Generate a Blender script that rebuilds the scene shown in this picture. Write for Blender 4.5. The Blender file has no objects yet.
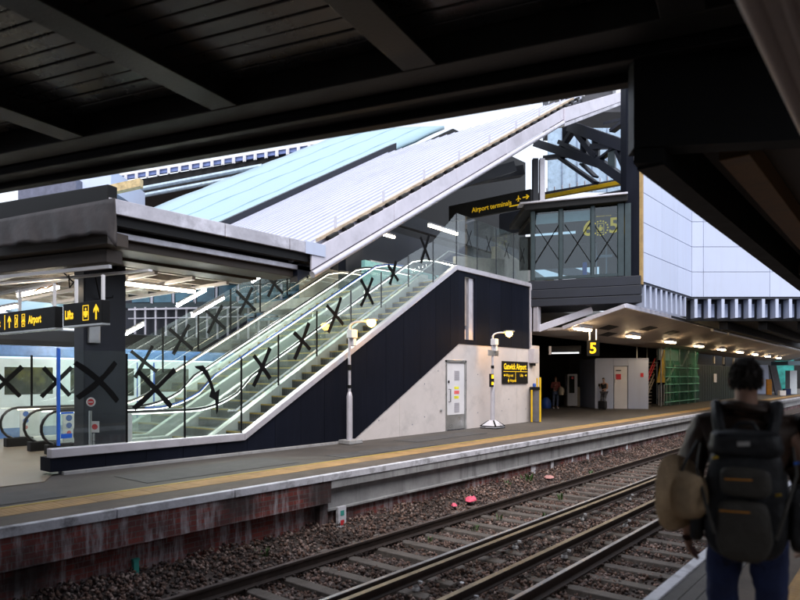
import bpy, bmesh, math, random
import numpy as np
from mathutils import Vector, Matrix
random.seed(7); RNG = np.random.default_rng(7)
C = bpy.context.scene.collection
PI = math.pi
CAMZ = 1.68
VX, VY = .7728, .6347            # viewing direction on the ground; X runs along the tracks, Y across them
F = 628.0

# ------------------------------------------------------------------ survey helpers (photo point -> place in the world)
def ray(px): return VX + VY*(px-400)/F, VY - VX*(px-400)/F
def on_depth(px, py, t):
    rx, ry = ray(px); return Vector((rx*t, ry*t, CAMZ + (378-py)/F*t))
def on_y(px, py, Y):
    rx, ry = ray(px); return on_depth(px, py, Y/ry)
def on_z(px, py, z):
    return on_depth(px, py, (z-CAMZ)*F/(378-py))

# ------------------------------------------------------------------ materials
def nodes(m):
    m.use_nodes = True
    return m.node_tree, m.node_tree.nodes, m.node_tree.links
def mat(name, col, rough=.6, metal=0., var=.25, scale=4., bump=0., bscale=30., spec=.5, dirt_gleam=None, dirt_gleam_amt=.5, dirt_gleam_scale=1.2, streak=False, coat=0., island=0.):
    m = bpy.data.materials.new(name); nt, N, L = nodes(m)
    b = N['Principled BSDF']
    b.inputs['Roughness'].default_value = rough; b.inputs['Metallic'].default_value = metal
    b.inputs['Specular IOR Level'].default_value = spec; b.inputs['Coat Weight'].default_value = coat
    tc = N.new('ShaderNodeTexCoord')
    n1 = N.new('ShaderNodeTexNoise'); n1.inputs['Scale'].default_value = scale; n1.inputs['Detail'].default_value = 7; n1.inputs['Roughness'].default_value = .65
    L.new(tc.outputs['Object'], n1.inputs['Vector'])
    r = N.new('ShaderNodeValToRGB')
    c = Vector(col)
    r.color_ramp.elements[0].position = .3; r.color_ramp.elements[1].position = .7
    r.color_ramp.elements[0].color = (*(c*(1-var)), 1); r.color_ramp.elements[1].color = (*[min(1, x) for x in c*(1+var)], 1)
    L.new(n1.outputs['Fac'], r.inputs['Fac'])
    out = r.outputs['Color']
    if dirt_gleam:
        n2 = N.new('ShaderNodeTexNoise'); n2.inputs['Scale'].default_value = dirt_gleam_scale; n2.inputs['Detail'].default_value = 9; n2.inputs['Roughness'].default_value = .7
        if streak:
            mp = N.new('ShaderNodeMapping'); mp.inputs['Scale'].default_value = (4, 4, .35)
            L.new(tc.outputs['Object'], mp.inputs['Vector']); L.new(mp.outputs['Vector'], n2.inputs['Vector'])
        else: L.new(tc.outputs['Object'], n2.inputs['Vector'])
        r2 = N.new('ShaderNodeValToRGB'); r2.color_ramp.elements[0].position = .5; r2.color_ramp.elements[1].position = .72
        r2.color_ramp.elements[0].color = (0, 0, 0, 1); r2.color_ramp.elements[1].color = (dirt_gleam_amt,)*3 + (1,)
        L.new(n2.outputs['Fac'], r2.inputs['Fac'])
        mx = N.new('ShaderNodeMix'); mx.data_type = 'RGBA'
        L.new(r2.outputs['Color'], mx.inputs['Factor']); L.new(out, mx.inputs['A']); mx.inputs['B'].default_value = (*dirt_gleam, 1)
        out = mx.outputs['Result']
    if island:
        gi = N.new('ShaderNodeNewGeometry'); mi = N.new('ShaderNodeMapRange'); mi.inputs['To Min'].default_value = 1-island; mi.inputs['To Max'].default_value = 1+island; L.new(gi.outputs['Random Per Island'], mi.inputs['Value'])
        mm_ = N.new('ShaderNodeMix'); mm_.data_type = 'RGBA'; mm_.blend_type = 'MULTIPLY'; mm_.inputs['Factor'].default_value = 1; L.new(out, mm_.inputs['A']); L.new(mi.outputs['Result'], mm_.inputs['B']); out = mm_.outputs['Result']
    L.new(out, b.inputs['Base Color'])
    mr = N.new('ShaderNodeMapRange'); mr.inputs['To Min'].default_value = max(.03, rough-.12); mr.inputs['To Max'].default_value = min(1, rough+.12)
    L.new(n1.outputs['Fac'], mr.inputs['Value']); L.new(mr.outputs['Result'], b.inputs['Roughness'])
    if bump:
        n3 = N.new('ShaderNodeTexNoise'); n3.inputs['Scale'].default_value = bscale; n3.inputs['Detail'].default_value = 5
        L.new(tc.outputs['Object'], n3.inputs['Vector'])
        bp = N.new('ShaderNodeBump'); bp.inputs['Strength'].default_value = bump; bp.inputs['Distance'].default_value = .02
        L.new(n3.outputs['Fac'], bp.inputs['Height']); L.new(bp.outputs['Normal'], b.inputs['Normal'])
    return m
def emit(name, col, strength):
    m = bpy.data.materials.new(name); nt, N, L = nodes(m); b = N['Principled BSDF']
    b.inputs['Base Color'].default_value = (*col, 1)
    b.inputs['Emission Color'].default_value = (*col, 1); b.inputs['Emission Strength'].default_value = strength
    return m
def glass(name, tint=(.86, .95, .93), refl=1.0, haze=0., hcol=(.8, .9, .88)):
    m = bpy.data.materials.new(name); nt, N, L = nodes(m)
    N.remove(N['Principled BSDF']); o = N['Material Output']
    t = N.new('ShaderNodeBsdfTransparent'); t.inputs['Color'].default_value = (*tint, 1)
    g = N.new('ShaderNodeBsdfGlossy'); g.inputs['Roughness'].default_value = .03; g.inputs['Color'].default_value = (refl,)*3 + (1,)
    lw = N.new('ShaderNodeLayerWeight'); lw.inputs['Blend'].default_value = .5; pw = N.new('ShaderNodeMath'); pw.operation = 'POWER'; pw.inputs[1].default_value = 4.5; L.new(lw.outputs['Facing'], pw.inputs[0])
    fr = N.new('ShaderNodeMapRange'); fr.inputs['To Min'].default_value = .05; fr.inputs['To Max'].default_value = .9; L.new(pw.outputs[0], fr.inputs['Value'])
    mx = N.new('ShaderNodeMixShader'); L.new(fr.outputs['Result'], mx.inputs['Fac']); L.new(t.outputs[0], mx.inputs[1]); L.new(g.outputs[0], mx.inputs[2])
    last = mx
    if haze:
        d = N.new('ShaderNodeBsdfDiffuse'); d.inputs['Color'].default_value = (*hcol, 1)
        nz = N.new('ShaderNodeTexNoise'); nz.inputs['Scale'].default_value = 2.2; nz.inputs['Detail'].default_value = 6
        tc = N.new('ShaderNodeTexCoord'); L.new(tc.outputs['Object'], nz.inputs['Vector'])
        mr = N.new('ShaderNodeMapRange'); mr.inputs['From Min'].default_value = .3; mr.inputs['From Max'].default_value = .75
        mr.inputs['To Min'].default_value = haze*.5; mr.inputs['To Max'].default_value = haze*1.5
        L.new(nz.outputs['Fac'], mr.inputs['Value'])
        m2 = N.new('ShaderNodeMixShader'); L.new(mr.outputs['Result'], m2.inputs['Fac']); L.new(mx.outputs[0], m2.inputs[1]); L.new(d.outputs[0], m2.inputs[2]); last = m2
    L.new(last.outputs[0], o.inputs['Surface'])
    return m
def brick(name):
    m = bpy.data.materials.new(name); nt, N, L = nodes(m); b = N['Principled BSDF']; b.inputs['Roughness'].default_value = .85
    tc = N.new('ShaderNodeTexCoord'); s = N.new('ShaderNodeSeparateXYZ'); c = N.new('ShaderNodeCombineXYZ')
    L.new(tc.outputs['Object'], s.inputs[0]); L.new(s.outputs['X'], c.inputs['X']); L.new(s.outputs['Z'], c.inputs['Y'])
    t = N.new('ShaderNodeTexBrick'); L.new(c.outputs[0], t.inputs['Vector'])
    t.inputs['Color1'].default_value = (.22, .045, .035, 1); t.inputs['Color2'].default_value = (.10, .035, .033, 1); t.inputs['Mortar'].default_value = (.13, .105, .10, 1)
    t.inputs['Scale'].default_value = 1; t.inputs['Brick Width'].default_value = .225; t.inputs['Row Height'].default_value = .075; t.inputs['Mortar Size'].default_value = .006
    mp = N.new('ShaderNodeMapping'); mp.inputs['Scale'].default_value = (5, 1, .8); L.new(tc.outputs['Object'], mp.inputs['Vector'])
    n = N.new('ShaderNodeTexNoise'); n.inputs['Scale'].default_value = 1.6; n.inputs['Detail'].default_value = 9; n.inputs['Roughness'].default_value = .72
    L.new(mp.outputs[0], n.inputs['Vector'])
    r = N.new('ShaderNodeValToRGB'); r.color_ramp.elements[0].position = .47; r.color_ramp.elements[1].position = .64; r.color_ramp.elements[1].color = (.85,)*3+(1,)
    L.new(n.outputs['Fac'], r.inputs['Fac'])
    mx = N.new('ShaderNodeMix'); mx.data_type = 'RGBA'; L.new(r.outputs['Color'], mx.inputs['Factor']); L.new(t.outputs['Color'], mx.inputs['A']); mx.inputs['B'].default_value = (.42, .39, .41, 1)
    n2 = N.new('ShaderNodeTexNoise'); n2.inputs['Scale'].default_value = 1.1; n2.inputs['Detail'].default_value = 8; L.new(tc.outputs['Object'], n2.inputs['Vector'])
    r2 = N.new('ShaderNodeValToRGB'); r2.color_ramp.elements[0].position = .45; r2.color_ramp.elements[1].position = .65; r2.color_ramp.elements[1].color = (.85,)*3+(1,)
    L.new(n2.outputs['Fac'], r2.inputs['Fac'])
    m3 = N.new('ShaderNodeMix'); m3.data_type = 'RGBA'; L.new(r2.outputs['Color'], m3.inputs['Factor']); L.new(mx.outputs['Result'], m3.inputs['A']); m3.inputs['B'].default_value = (.028, .022, .022, 1)
    L.new(m3.outputs['Result'], b.inputs['Base Color'])
    bp = N.new('ShaderNodeBump'); bp.inputs['Strength'].default_value = .5; bp.inputs['Distance'].default_value = .01; L.new(t.outputs['Fac'], bp.inputs['Height']); bp.invert = True
    L.new(bp.outputs['Normal'], b.inputs['Normal'])
    return m
def stones_mat(name, cols):
    m = bpy.data.materials.new(name); nt, N, L = nodes(m); b = N['Principled BSDF']; b.inputs['Roughness'].default_value = .9
    g = N.new('ShaderNodeNewGeometry'); r = N.new('ShaderNodeValToRGB'); r.color_ramp.interpolation = 'CONSTANT'
    e = r.color_ramp.elements
    for i, c in enumerate(cols):
        el = e[i] if i < 2 else e.new(i/len(cols))
        el.position = i/len(cols); el.color = (*c, 1)
    L.new(g.outputs['Random Per Island'], r.inputs['Fac'])
    n = N.new('ShaderNodeTexNoise'); n.inputs['Scale'].default_value = .9; n.inputs['Detail'].default_value = 5
    tc = N.new('ShaderNodeTexCoord'); L.new(tc.outputs['Object'], n.inputs['Vector'])
    r2 = N.new('ShaderNodeMapRange'); r2.inputs['From Min'].default_value = .35; r2.inputs['From Max'].default_value = .65; r2.inputs['To Min'].default_value = .45; r2.inputs['To Max'].default_value = 1.2
    L.new(n.outputs['Fac'], r2.inputs['Value'])
    mx = N.new('ShaderNodeMix'); mx.data_type = 'RGBA'; mx.blend_type = 'MULTIPLY'; mx.inputs['Factor'].default_value = 1
    L.new(r.outputs['Color'], mx.inputs['A']); L.new(r2.outputs['Result'], mx.inputs['B']); L.new(mx.outputs['Result'], b.inputs['Base Color'])
    return m
def tactile_mat(name, col):
    m = mat(name, col, .8, var=.3, scale=2.5, dirt_gleam=(.14, .11, .09), dirt_gleam_amt=.7, dirt_gleam_scale=.9)
    nt = m.node_tree; N, L = nt.nodes, nt.links; b = N['Principled BSDF']
    tc = N.new('ShaderNodeTexCoord'); v = N.new('ShaderNodeTexVoronoi'); v.inputs['Randomness'].default_value = 0; v.inputs['Scale'].default_value = 15
    L.new(tc.outputs['Object'], v.inputs['Vector'])
    bp = N.new('ShaderNodeBump'); bp.invert = True; bp.inputs['Strength'].default_value = .6; bp.inputs['Distance'].default_value = .02
    L.new(v.outputs['Distance'], bp.inputs['Height']); L.new(bp.outputs['Normal'], b.inputs['Normal'])
    return m
def net_mat(name, col, density=.55):
    m = bpy.data.materials.new(name); nt, N, L = nodes(m); b = N['Principled BSDF']; o = N['Material Output']
    b.inputs['Roughness'].default_value = .8
    tc = N.new('ShaderNodeTexCoord'); n = N.new('ShaderNodeTexNoise'); n.inputs['Scale'].default_value = 1.3; n.inputs['Detail'].default_value = 6; L.new(tc.outputs['Object'], n.inputs['Vector'])
    r = N.new('ShaderNodeValToRGB'); c = Vector(col); r.color_ramp.elements[0].color = (*(c*.6), 1); r.color_ramp.elements[1].color = (*(c*1.4), 1); r.color_ramp.elements[0].position = .3; r.color_ramp.elements[1].position = .7
    L.new(n.outputs['Fac'], r.inputs['Fac']); L.new(r.outputs['Color'], b.inputs['Base Color'])
    t = N.new('ShaderNodeBsdfTransparent'); mx = N.new('ShaderNodeMixShader')
    mr = N.new('ShaderNodeMapRange'); mr.inputs['To Min'].default_value = density-.2; mr.inputs['To Max'].default_value = density+.2
    L.new(n.outputs['Fac'], mr.inputs['Value']); L.new(mr.outputs['Result'], mx.inputs['Fac'])
    L.new(t.outputs[0], mx.inputs[1]); L.new(b.outputs[0], mx.inputs[2]); L.new(mx.outputs[0], o.inputs['Surface'])
    return m

M = {}
M['asphalt'] = mat('platform_asphalt', (.076, .067, .061), .75, var=.3, scale=1.1, bump=.35, bscale=120, dirt_gleam=(.05, .046, .045), dirt_gleam_amt=.6, dirt_gleam_scale=.7)
M['asphalt_old'] = mat('worn_asphalt', (.105, .082, .067), .8, var=.3, scale=2., bump=.4, bscale=90, dirt_gleam=(.05, .04, .035), dirt_gleam_amt=.7, dirt_gleam_scale=1.3)
M['tile'] = mat('floor_tile', (.20, .165, .125), .35, var=.15, scale=.9)
M['coping'] = mat('white_coping_paint', (.62, .61, .66), .7, var=.15, scale=6, bump=.2, dirt_gleam=(.05, .045, .045), dirt_gleam_amt=.95, dirt_gleam_scale=2.6)
M['tactile'] = tactile_mat('tactile_paving', (.36, .215, .085))
M['yellow_line'] = mat('yellow_line_paint', (.40, .28, .06), .7, var=.25, scale=5, dirt_gleam=(.15, .12, .08), dirt_gleam_amt=.7)
M['brick'] = brick('stained_brick')
M['conc'] = mat('pale_concrete', (.62, .57, .56), .75, var=.07, scale=.9, bump=.12, bscale=60, dirt_gleam=(.36, .34, .34), dirt_gleam_amt=.5, dirt_gleam_scale=1.3)
M['conc_panel'] = mat('weathered_concrete', (.33, .325, .33), .85, var=.22, scale=2.2, bump=.25, bscale=40, dirt_gleam=(.10, .095, .095), dirt_gleam_amt=.75, dirt_gleam_scale=1.1, streak=True)
M['ground'] = mat('ballast_bed', (.075, .055, .047), .95, var=.5, scale=9, bump=.8, bscale=28)
M['stones'] = stones_mat('ballast_stone', [(.17, .10, .075), (.11, .065, .05), (.22, .14, .115), (.08, .06, .055), (.19, .13, .115), (.13, .07, .05), (.30, .22, .19), (.06, .042, .038)])
M['sleeper'] = mat('sleeper_concrete', (.12, .10, .087), .9, var=.35, scale=5, bump=.4, bscale=50, dirt_gleam=(.05, .036, .027), dirt_gleam_amt=.8, dirt_gleam_scale=2.2)
M['rust'] = mat('rail_rust', (.035, .022, .017), .7, metal=.2, var=.4, scale=8, bump=.15)
M['rail_top'] = mat('worn_rail_head', (.36, .35, .36), .35, metal=.3, var=.2, scale=3, dirt_gleam=(.09, .06, .045), dirt_gleam_amt=.5, dirt_gleam_scale=1.)
M['cond_top'] = mat('conductor_rail_head', (.24, .185, .12), .45, metal=.25, var=.3, scale=2, dirt_gleam=(.06, .045, .035), dirt_gleam_amt=.7, dirt_gleam_scale=.6)
M['insul'] = mat('white_insulator', (.6, .6, .62), .4, var=.1)
M['navy'] = mat('navy_cladding', (.0045, .006, .013), .65, var=.2, scale=.8, spec=.12, island=.18, streak=True, dirt_gleam=(.014, .016, .026), dirt_gleam_amt=.4, dirt_gleam_scale=1.6)
M['navy_steel'] = mat('navy_steel', (.008, .0105, .021), .5, metal=.0, var=.25, scale=2.)
M['silver'] = mat('silver_trim', (.60, .58, .64), .38, metal=.35, var=.1, scale=1.5, dirt_gleam=(.30, .28, .30), dirt_gleam_amt=.5, dirt_gleam_scale=2)
M['eave'] = mat('pale_eave_metal', (.58, .55, .62), .35, metal=.3, var=.12, scale=1.6, bump=.1, bscale=6, dirt_gleam=(.36, .34, .38), dirt_gleam_amt=.5, dirt_gleam_scale=1.5)
M['zinc'] = mat('film_covered_gutter', (.42, .40, .44), .35, metal=.45, var=.25, scale=2.2, bump=.2, bscale=9, dirt_gleam=(.82, .80, .88), dirt_gleam_amt=.7, dirt_gleam_scale=1.4)
M['steel'] = mat('brushed_steel', (.55, .56, .56), .3, metal=.8, var=.12, scale=3)
M['roof_white'] = mat('white_roof_sheet', (.455, .47, .57), .45, var=.05, scale=.6, dirt_gleam=(.33, .34, .41), dirt_gleam_amt=.5, dirt_gleam_scale=.5)
M['roof_blue'] = mat('pale_blue_membrane', (.245, .375, .45), .35, var=.05, scale=.3)
M['dark_steel'] = mat('dark_painted_steel', (.0095, .009, .0095), .55, var=.3, scale=3, spec=.25)
M['soffit_dark'] = mat('sooty_soffit_plank', (.024, .0245, .026), .28, spec=.8, var=.5, scale=1.6, bump=.04, bscale=14, dirt_gleam=(.11, .055, .015), dirt_gleam_amt=.55, dirt_gleam_scale=1.8)
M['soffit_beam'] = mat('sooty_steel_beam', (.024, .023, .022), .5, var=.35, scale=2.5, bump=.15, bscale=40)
M['brown'] = mat('brown_soffit_board', (.055, .04, .031), .6, var=.25, scale=2)
M['brown_beam'] = mat('lamplit_timber_beam', (.16, .085, .035), .6, var=.3, scale=3)  # warm lamplight is put into the brown of the timber
M['pink_grey'] = mat('pale_painted_beam', (.36, .29, .275), .45, var=.15, scale=2, bump=.05)
M['white'] = mat('white_paint', (.74, .73, .76), .5, var=.06, scale=1.5)
M['cladwhite'] = mat('white_cladding_panel', (.49, .545, .71), .42, var=.03, scale=.5, island=.035, dirt_gleam=(.42, .44, .55), dirt_gleam_amt=.35, dirt_gleam_scale=.8, streak=True)
M['seam'] = mat('panel_joint', (.16, .17, .23), .8, var=.1)
M['soffit_beige'] = mat('beige_soffit_panel', (.40, .35, .32), .55, var=.1, scale=1.0, dirt_gleam=(.2, .17, .15), dirt_gleam_amt=.4, dirt_gleam_scale=.6)
M['black'] = mat('black_paint', (.006, .006, .0065), .6, var=.3, spec=.2)
M['tape'] = mat('black_tape', (.005, .005, .0055), .7, spec=.12, var=.3, scale=12, bump=.3, bscale=50)
M['rubber'] = mat('handrail_rubber', (.016, .016, .017), .35, var=.2)
M['step'] = mat('escalator_step_metal', (.075, .082, .08), .45, metal=.4, var=.2, scale=6)
M['step_yellow'] = mat('step_edge_yellow', (.30, .21, .02), .6, var=.2, scale=8)
M['lane_white'] = mat('pale_balustrade_deck', (.60, .64, .62), .3, metal=.15, var=.08, scale=1.2)
M['glass'] = glass('screen_glass', (.955, .99, .98), .9, .012)  # faint diffuse haze stands in for reflections on the screens
M['glass_bal'] = glass('balustrade_glass', (.955, .985, .975), .9, .05)
M['glass_dark'] = glass('window_glass', (.55, .66, .70), 1.)
M['train_glass'] = mat('dark_train_window', (.035, .04, .035), .08, var=.3, scale=1.2, dirt_gleam=(.16, .15, .03), dirt_gleam_amt=.7, dirt_gleam_scale=1.1)  # yellow-green patches are reflections painted into the window colour
M['blue_glass'] = mat('blue_window_glass', (.06, .17, .25), .1, var=.5, scale=.5)
M['teal'] = mat('teal_frame', (.03, .048, .055), .4, metal=.2, var=.2)
M['yellow'] = mat('signal_yellow', (.70, .44, .01), .5, var=.12)
M['orange'] = mat('orange_plastic', (.75, .30, .02), .5, var=.15)
M['blue_film'] = mat('blue_edge_film', (.03, .16, .75), .4, var=.15)
M['blue'] = mat('blue_paint', (.03, .10, .42), .45, var=.2)
M['red'] = mat('red_print', (.62, .03, .04), .5, var=.1)
M['pink'] = mat('pink_plastic', (.85, .12, .20), .5, var=.2)
M['turq'] = mat('turquoise_paint', (.05, .33, .28), .5, var=.3)
M['sheet'] = mat('grey_plastic_sheet', (.026, .022, .023), .5, spec=.2, var=.5, scale=2, bump=.6, bscale=4)
M['net'] = net_mat('green_debris_net', (.012, .15, .085), .55)
M['net_teal'] = net_mat('teal_debris_net', (.03, .30, .27), .7)
M['green_dark'] = mat('dark_green_hoarding', (.012, .028, .018), .6, var=.4, scale=3)
M['tan'] = mat('tan_wall', (.30, .25, .19), .6, var=.12)
M['grey_wall'] = mat('grey_speckled_wall', (.42, .41, .38), .6, var=.2, scale=3)
M['plant'] = mat('weed_leaf', (.06, .12, .03), .6, var=.4, scale=9)
M['trainwhite'] = mat('train_white_paint', (.62, .68, .74), .35, var=.06)
M['skin'] = mat('skin', (.36, .20, .14), .5, var=.1, scale=8)
M['hair'] = mat('dark_brown_hair', (.020, .012, .008), .5, var=.4, scale=60, bump=.4, bscale=150)
M['jacket'] = mat('dark_brown_leather', (.042, .021, .012), .6, var=.4, scale=6, bump=.5, bscale=9)
M['jeans'] = mat('blue_denim', (.014, .024, .085), .85, var=.35, scale=5, bump=.2, bscale=60)
M['pack'] = mat('black_nylon', (.011, .012, .015), .55, var=.35, scale=8, bump=.25, bscale=40)
M['pack_grey'] = mat('grey_nylon', (.048, .043, .036), .7, var=.25, scale=9, bump=.2, bscale=60)
M['hat'] = mat('tan_straw_hat', (.46, .33, .20), .8, var=.3, scale=7, bump=.4, bscale=70)
M['shoe'] = mat('dark_shoe', (.02, .018, .017), .5)
M['tube_w'] = emit('fluorescent_tube', (1, .86, .66), 20)
M['tube_g'] = emit('cool_fluorescent_tube', (.95, 1, .90), 120)
M['led'] = emit('handrail_light_strip', (1, .90, .66), 4)
M['led_dim'] = emit('dim_light_strip', (.97, 1, .95), 3)
M['bulb'] = emit('sodium_lamp', (1, .48, .05), 42)
M['ceil'] = emit('ceiling_lamp', (1, .74, .44), 24)
M['signtext_dim'] = emit('faint_glow_lettering', (1, .62, .012), .09)  # same glowing print, its dimming behind glass put into the strength
M['signtext'] = emit('glowing_sign_lettering', (1, .62, .012), .4)  # glow added so the yellow sign print reads bright
M['lamp_red'] = emit('red_indicator', (1, .12, .02), 1)

# ------------------------------------------------------------------ mesh builder
class MB:
    def __init__(s): s.v = []; s.f = []; s.m = []
    def add(s, vs, fs, m=0):
        k = len(s.v); s.v += [tuple(v) for v in vs]
        for f in fs: s.f.append([k+i for i in f]); s.m.append(m)
        return s
    def box(s, x0, x1, y0, y1, z0, z1, m=0):
        return s.add([(x, y, z) for z in (z0, z1) for y in (y0, y1) for x in (x0, x1)],
                     [(0, 2, 3, 1), (4, 5, 7, 6), (0, 1, 5, 4), (2, 6, 7, 3), (0, 4, 6, 2), (1, 3, 7, 5)], m)
    def prism(s, poly, vec, m=0):
        p = [Vector(q) for q in poly]; vec = Vector(vec); n = len(p)
        return s.add(p + [q+vec for q in p], [list(range(n))[::-1], list(range(n, 2*n))] + [(i, (i+1) % n, n+(i+1) % n, n+i) for i in range(n)], m)
    def beam(s, a, b, w, h, m=0, up=(0, 0, 1)):
        a, b, up = Vector(a), Vector(b), Vector(up); d = (b-a).normalized(); sd = d.cross(up)
        if sd.length < 1e-4: sd = d.cross(Vector((1, 0, 0)))
        sd.normalize(); u = sd.cross(d)
        q = [a+sd*i*w/2+u*j*h/2 for i, j in ((-1, -1), (1, -1), (1, 1), (-1, 1))]
        return s.prism(q, b-a, m)
    def tube(s, path, r, n=8, m=0, caps=True, sx=1, sz=1):
        P = [Vector(p) for p in path]; k = len(s.v); prev = None
        R = r if isinstance(r, (list, tuple)) else [r]*len(P)
        for i, p in enumerate(P):
            d = ((P[i+1] if i+1 < len(P) else P[i]) - (P[i-1] if i else P[i])).normalized()
            if prev is None: ref = Vector((0, 1, 0)) if abs(d.y) < .9 else Vector((1, 0, 0)); a = d.cross(ref).normalized()
            else: a = (prev - d*prev.dot(d)).normalized()
            prev = a; b = d.cross(a)
            for j in range(n):
                t = 2*PI*j/n; s.v.append(tuple(p + (a*math.cos(t)*sx + b*math.sin(t)*sz)*R[i]))
        for i in range(len(P)-1):
            for j in range(n): s.f.append([k+i*n+j, k+i*n+(j+1) % n, k+(i+1)*n+(j+1) % n, k+(i+1)*n+j]); s.m.append(m)
        if caps:
            s.f.append([k+j for j in range(n)][::-1]); s.m.append(m); e = k+(len(P)-1)*n; s.f.append([e+j for j in range(n)]); s.m.append(m)
        return s
    def lathe(s, c, prof, n=16, m=0):
        k = len(s.v); c = Vector(c)
        for r, z in prof:
            for j in range(n): t = 2*PI*j/n; s.v.append((c.x+r*math.cos(t), c.y+r*math.sin(t), c.z+z))
        for i in range(len(prof)-1):
            for j in range(n): s.f.append([k+i*n+j, k+i*n+(j+1) % n, k+(i+1)*n+(j+1) % n, k+(i+1)*n+j]); s.m.append(m)
        s.f.append([k+j for j in range(n)][::-1]); s.m.append(m); e = k+(len(prof)-1)*n; s.f.append([e+j for j in range(n)]); s.m.append(m)
        return s
    def sheet(s, a, b, c, d, thick=.01, m=0):
        a, b, c, d = map(Vector, (a, b, c, d)); n = (b-a).cross(d-a).normalized()
        return s.prism([a, b, c, d], n*thick, m)
    def build(s, name, mats, parent=None, smooth=False, bevel=0, loc=None, flat_angle=None):
        if not isinstance(mats, (list, tuple)): mats = [mats]
        A = np.array(s.v, dtype=float)
        if parent is not None: off = wloc(parent)
        elif loc is not None: off = Vector(loc)
        else:
            off = Vector(((A[:, 0].min()+A[:, 0].max())/2, (A[:, 1].min()+A[:, 1].max())/2, A[:, 2].min()))
        A = A - np.array(off)
        me = bpy.data.meshes.new(name); me.from_pydata(A.tolist(), [], s.f)
        for x in mats: me.materials.append(x)
        me.polygons.foreach_set('material_index', s.m)
        bm = bmesh.new(); bm.from_mesh(me); bmesh.ops.recalc_face_normals(bm, faces=bm.faces); bm.to_mesh(me); bm.free()
        if smooth:
            me.polygons.foreach_set('use_smooth', [True]*len(me.polygons)); me.set_sharp_from_angle(angle=math.radians(flat_angle or 40))
        o = bpy.data.objects.new(name, me); C.objects.link(o)
        if parent is not None: o.parent = parent
        else: o.location = off
        if bevel:
            b = o.modifiers.new('edge', 'BEVEL'); b.width = bevel; b.segments = 2; b.limit_method = 'ANGLE'; b.angle_limit = math.radians(40)
        return o
def wloc(o):
    v = Vector(o.location)
    while o.parent is not None: o = o.parent; v += Vector(o.location)
    return v
def tag(o, label=None, cat=None, group=None, kind=None):
    if label: o['label'] = label
    if cat: o['category'] = cat
    if group: o['group'] = group
    if kind: o['kind'] = kind
    return o
def thing(name, loc, label, cat, group=None):
    o = bpy.data.objects.new(name, None); C.objects.link(o); o.location = loc; o.empty_display_size = .2
    return tag(o, label, cat, group)
def struct(o): o['kind'] = 'structure'; return o
def dup(root, off, label=None, group=None):
    def rec(o, par):
        c = o.copy(); C.objects.link(c)
        if par is not None: c.parent = par
        for ch in [x for x in bpy.data.objects if x.parent == o and x is not c]: rec(ch, c)
        return c
    r = rec(root, None); r.location = Vector(root.location)+Vector(off)
    if label: r['label'] = label
    if group: r['group'] = group
    return r
def text_mesh(b, body, size, org, xd, up=(0, 0, 1), m=0, thick=.006, align='LEFT', sx=1.0, bold=0.0):
    cu = bpy.data.curves.new('lettering', 'FONT'); cu.body = body; cu.size = size; cu.align_x = align; cu.offset = bold; cu.resolution_u = 3
    ob = bpy.data.objects.new('lettering', cu); C.objects.link(ob)
    dg = bpy.context.evaluated_depsgraph_get(); me = bpy.data.meshes.new_from_object(ob.evaluated_get(dg))
    org, xd, up = Vector(org), Vector(xd).normalized(), Vector(up); nrm = xd.cross(up)
    vs = [org + xd*v.co.x*sx + up*v.co.y + nrm*thick for v in me.vertices]
    b.add(vs, [list(p.vertices) for p in me.polygons], m)
    bpy.data.objects.remove(ob); bpy.data.curves.remove(cu); bpy.data.meshes.remove(me)
class Flat:
    """draws small marks on an upright face: local u (along xd), w (up)"""
    def __init__(s, b, org, xd, m=0, thick=.005, up=(0, 0, 1)):
        s.b, s.o, s.x, s.m, s.t, s.u = b, Vector(org), Vector(xd).normalized(), m, thick, Vector(up); s.n = s.x.cross(s.u)
    def P(s, u, w, d=0): return s.o + s.x*u + s.u*w + s.n*(s.t+d)
    def poly(s, pts): s.b.prism([s.P(u, w) - s.n*(s.t-.001) for u, w in pts], s.n*(s.t-.001), s.m)
    def rect(s, u0, u1, w0, w1): s.poly([(u0, w0), (u1, w0), (u1, w1), (u0, w1)])
    def ring(s, u0, u1, w0, w1, k): s.rect(u0, u1, w0, w0+k); s.rect(u0, u1, w1-k, w1); s.rect(u0, u0+k, w0+k, w1-k); s.rect(u1-k, u1, w0+k, w1-k)
    def arrow(s, u, w, h, ang=0):
        pts = [(-.08, -.5), (.08, -.5), (.08, .15), (.3, -.05), (.3, .16), (0, .5), (-.3, .16), (-.3, -.05), (-.08, .15)]
        c, sn = math.cos(ang), math.sin(ang); s.poly([(u+(x*c-y*sn)*h, w+(x*sn+y*c)*h) for x, y in pts])
    def disc(s, u, w, r, n=14): s.poly([(u+r*math.cos(2*PI*i/n), w+r*math.sin(2*PI*i/n)) for i in range(n)])
    def plane_icon(s, u, w, h):
        pts = [(0, .5), (.07, .38), (.07, .12), (.42, -.12), (.42, -.24), (.07, -.1), (.06, -.32), (.17, -.42), (.17, -.5), (0, -.44)]
        full = pts + [(-x, y) for x, y in pts[::-1]][1:-1]
        s.poly([(u+x*h, w+y*h) for x, y in full])
def cp(o, off, parent=None):
    c = o.copy(); C.objects.link(c); c.location = Vector(o.location)+Vector(off)
    if parent is not None: c.parent = parent
    return c
# ================================================================== SETTING: ground, platforms
PE = 7.87                       # far platform edge
g = MB().box(-60, 400, -60, 300, -1.6, -1.16); struct(g.build('ground', M['ground']))
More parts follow.
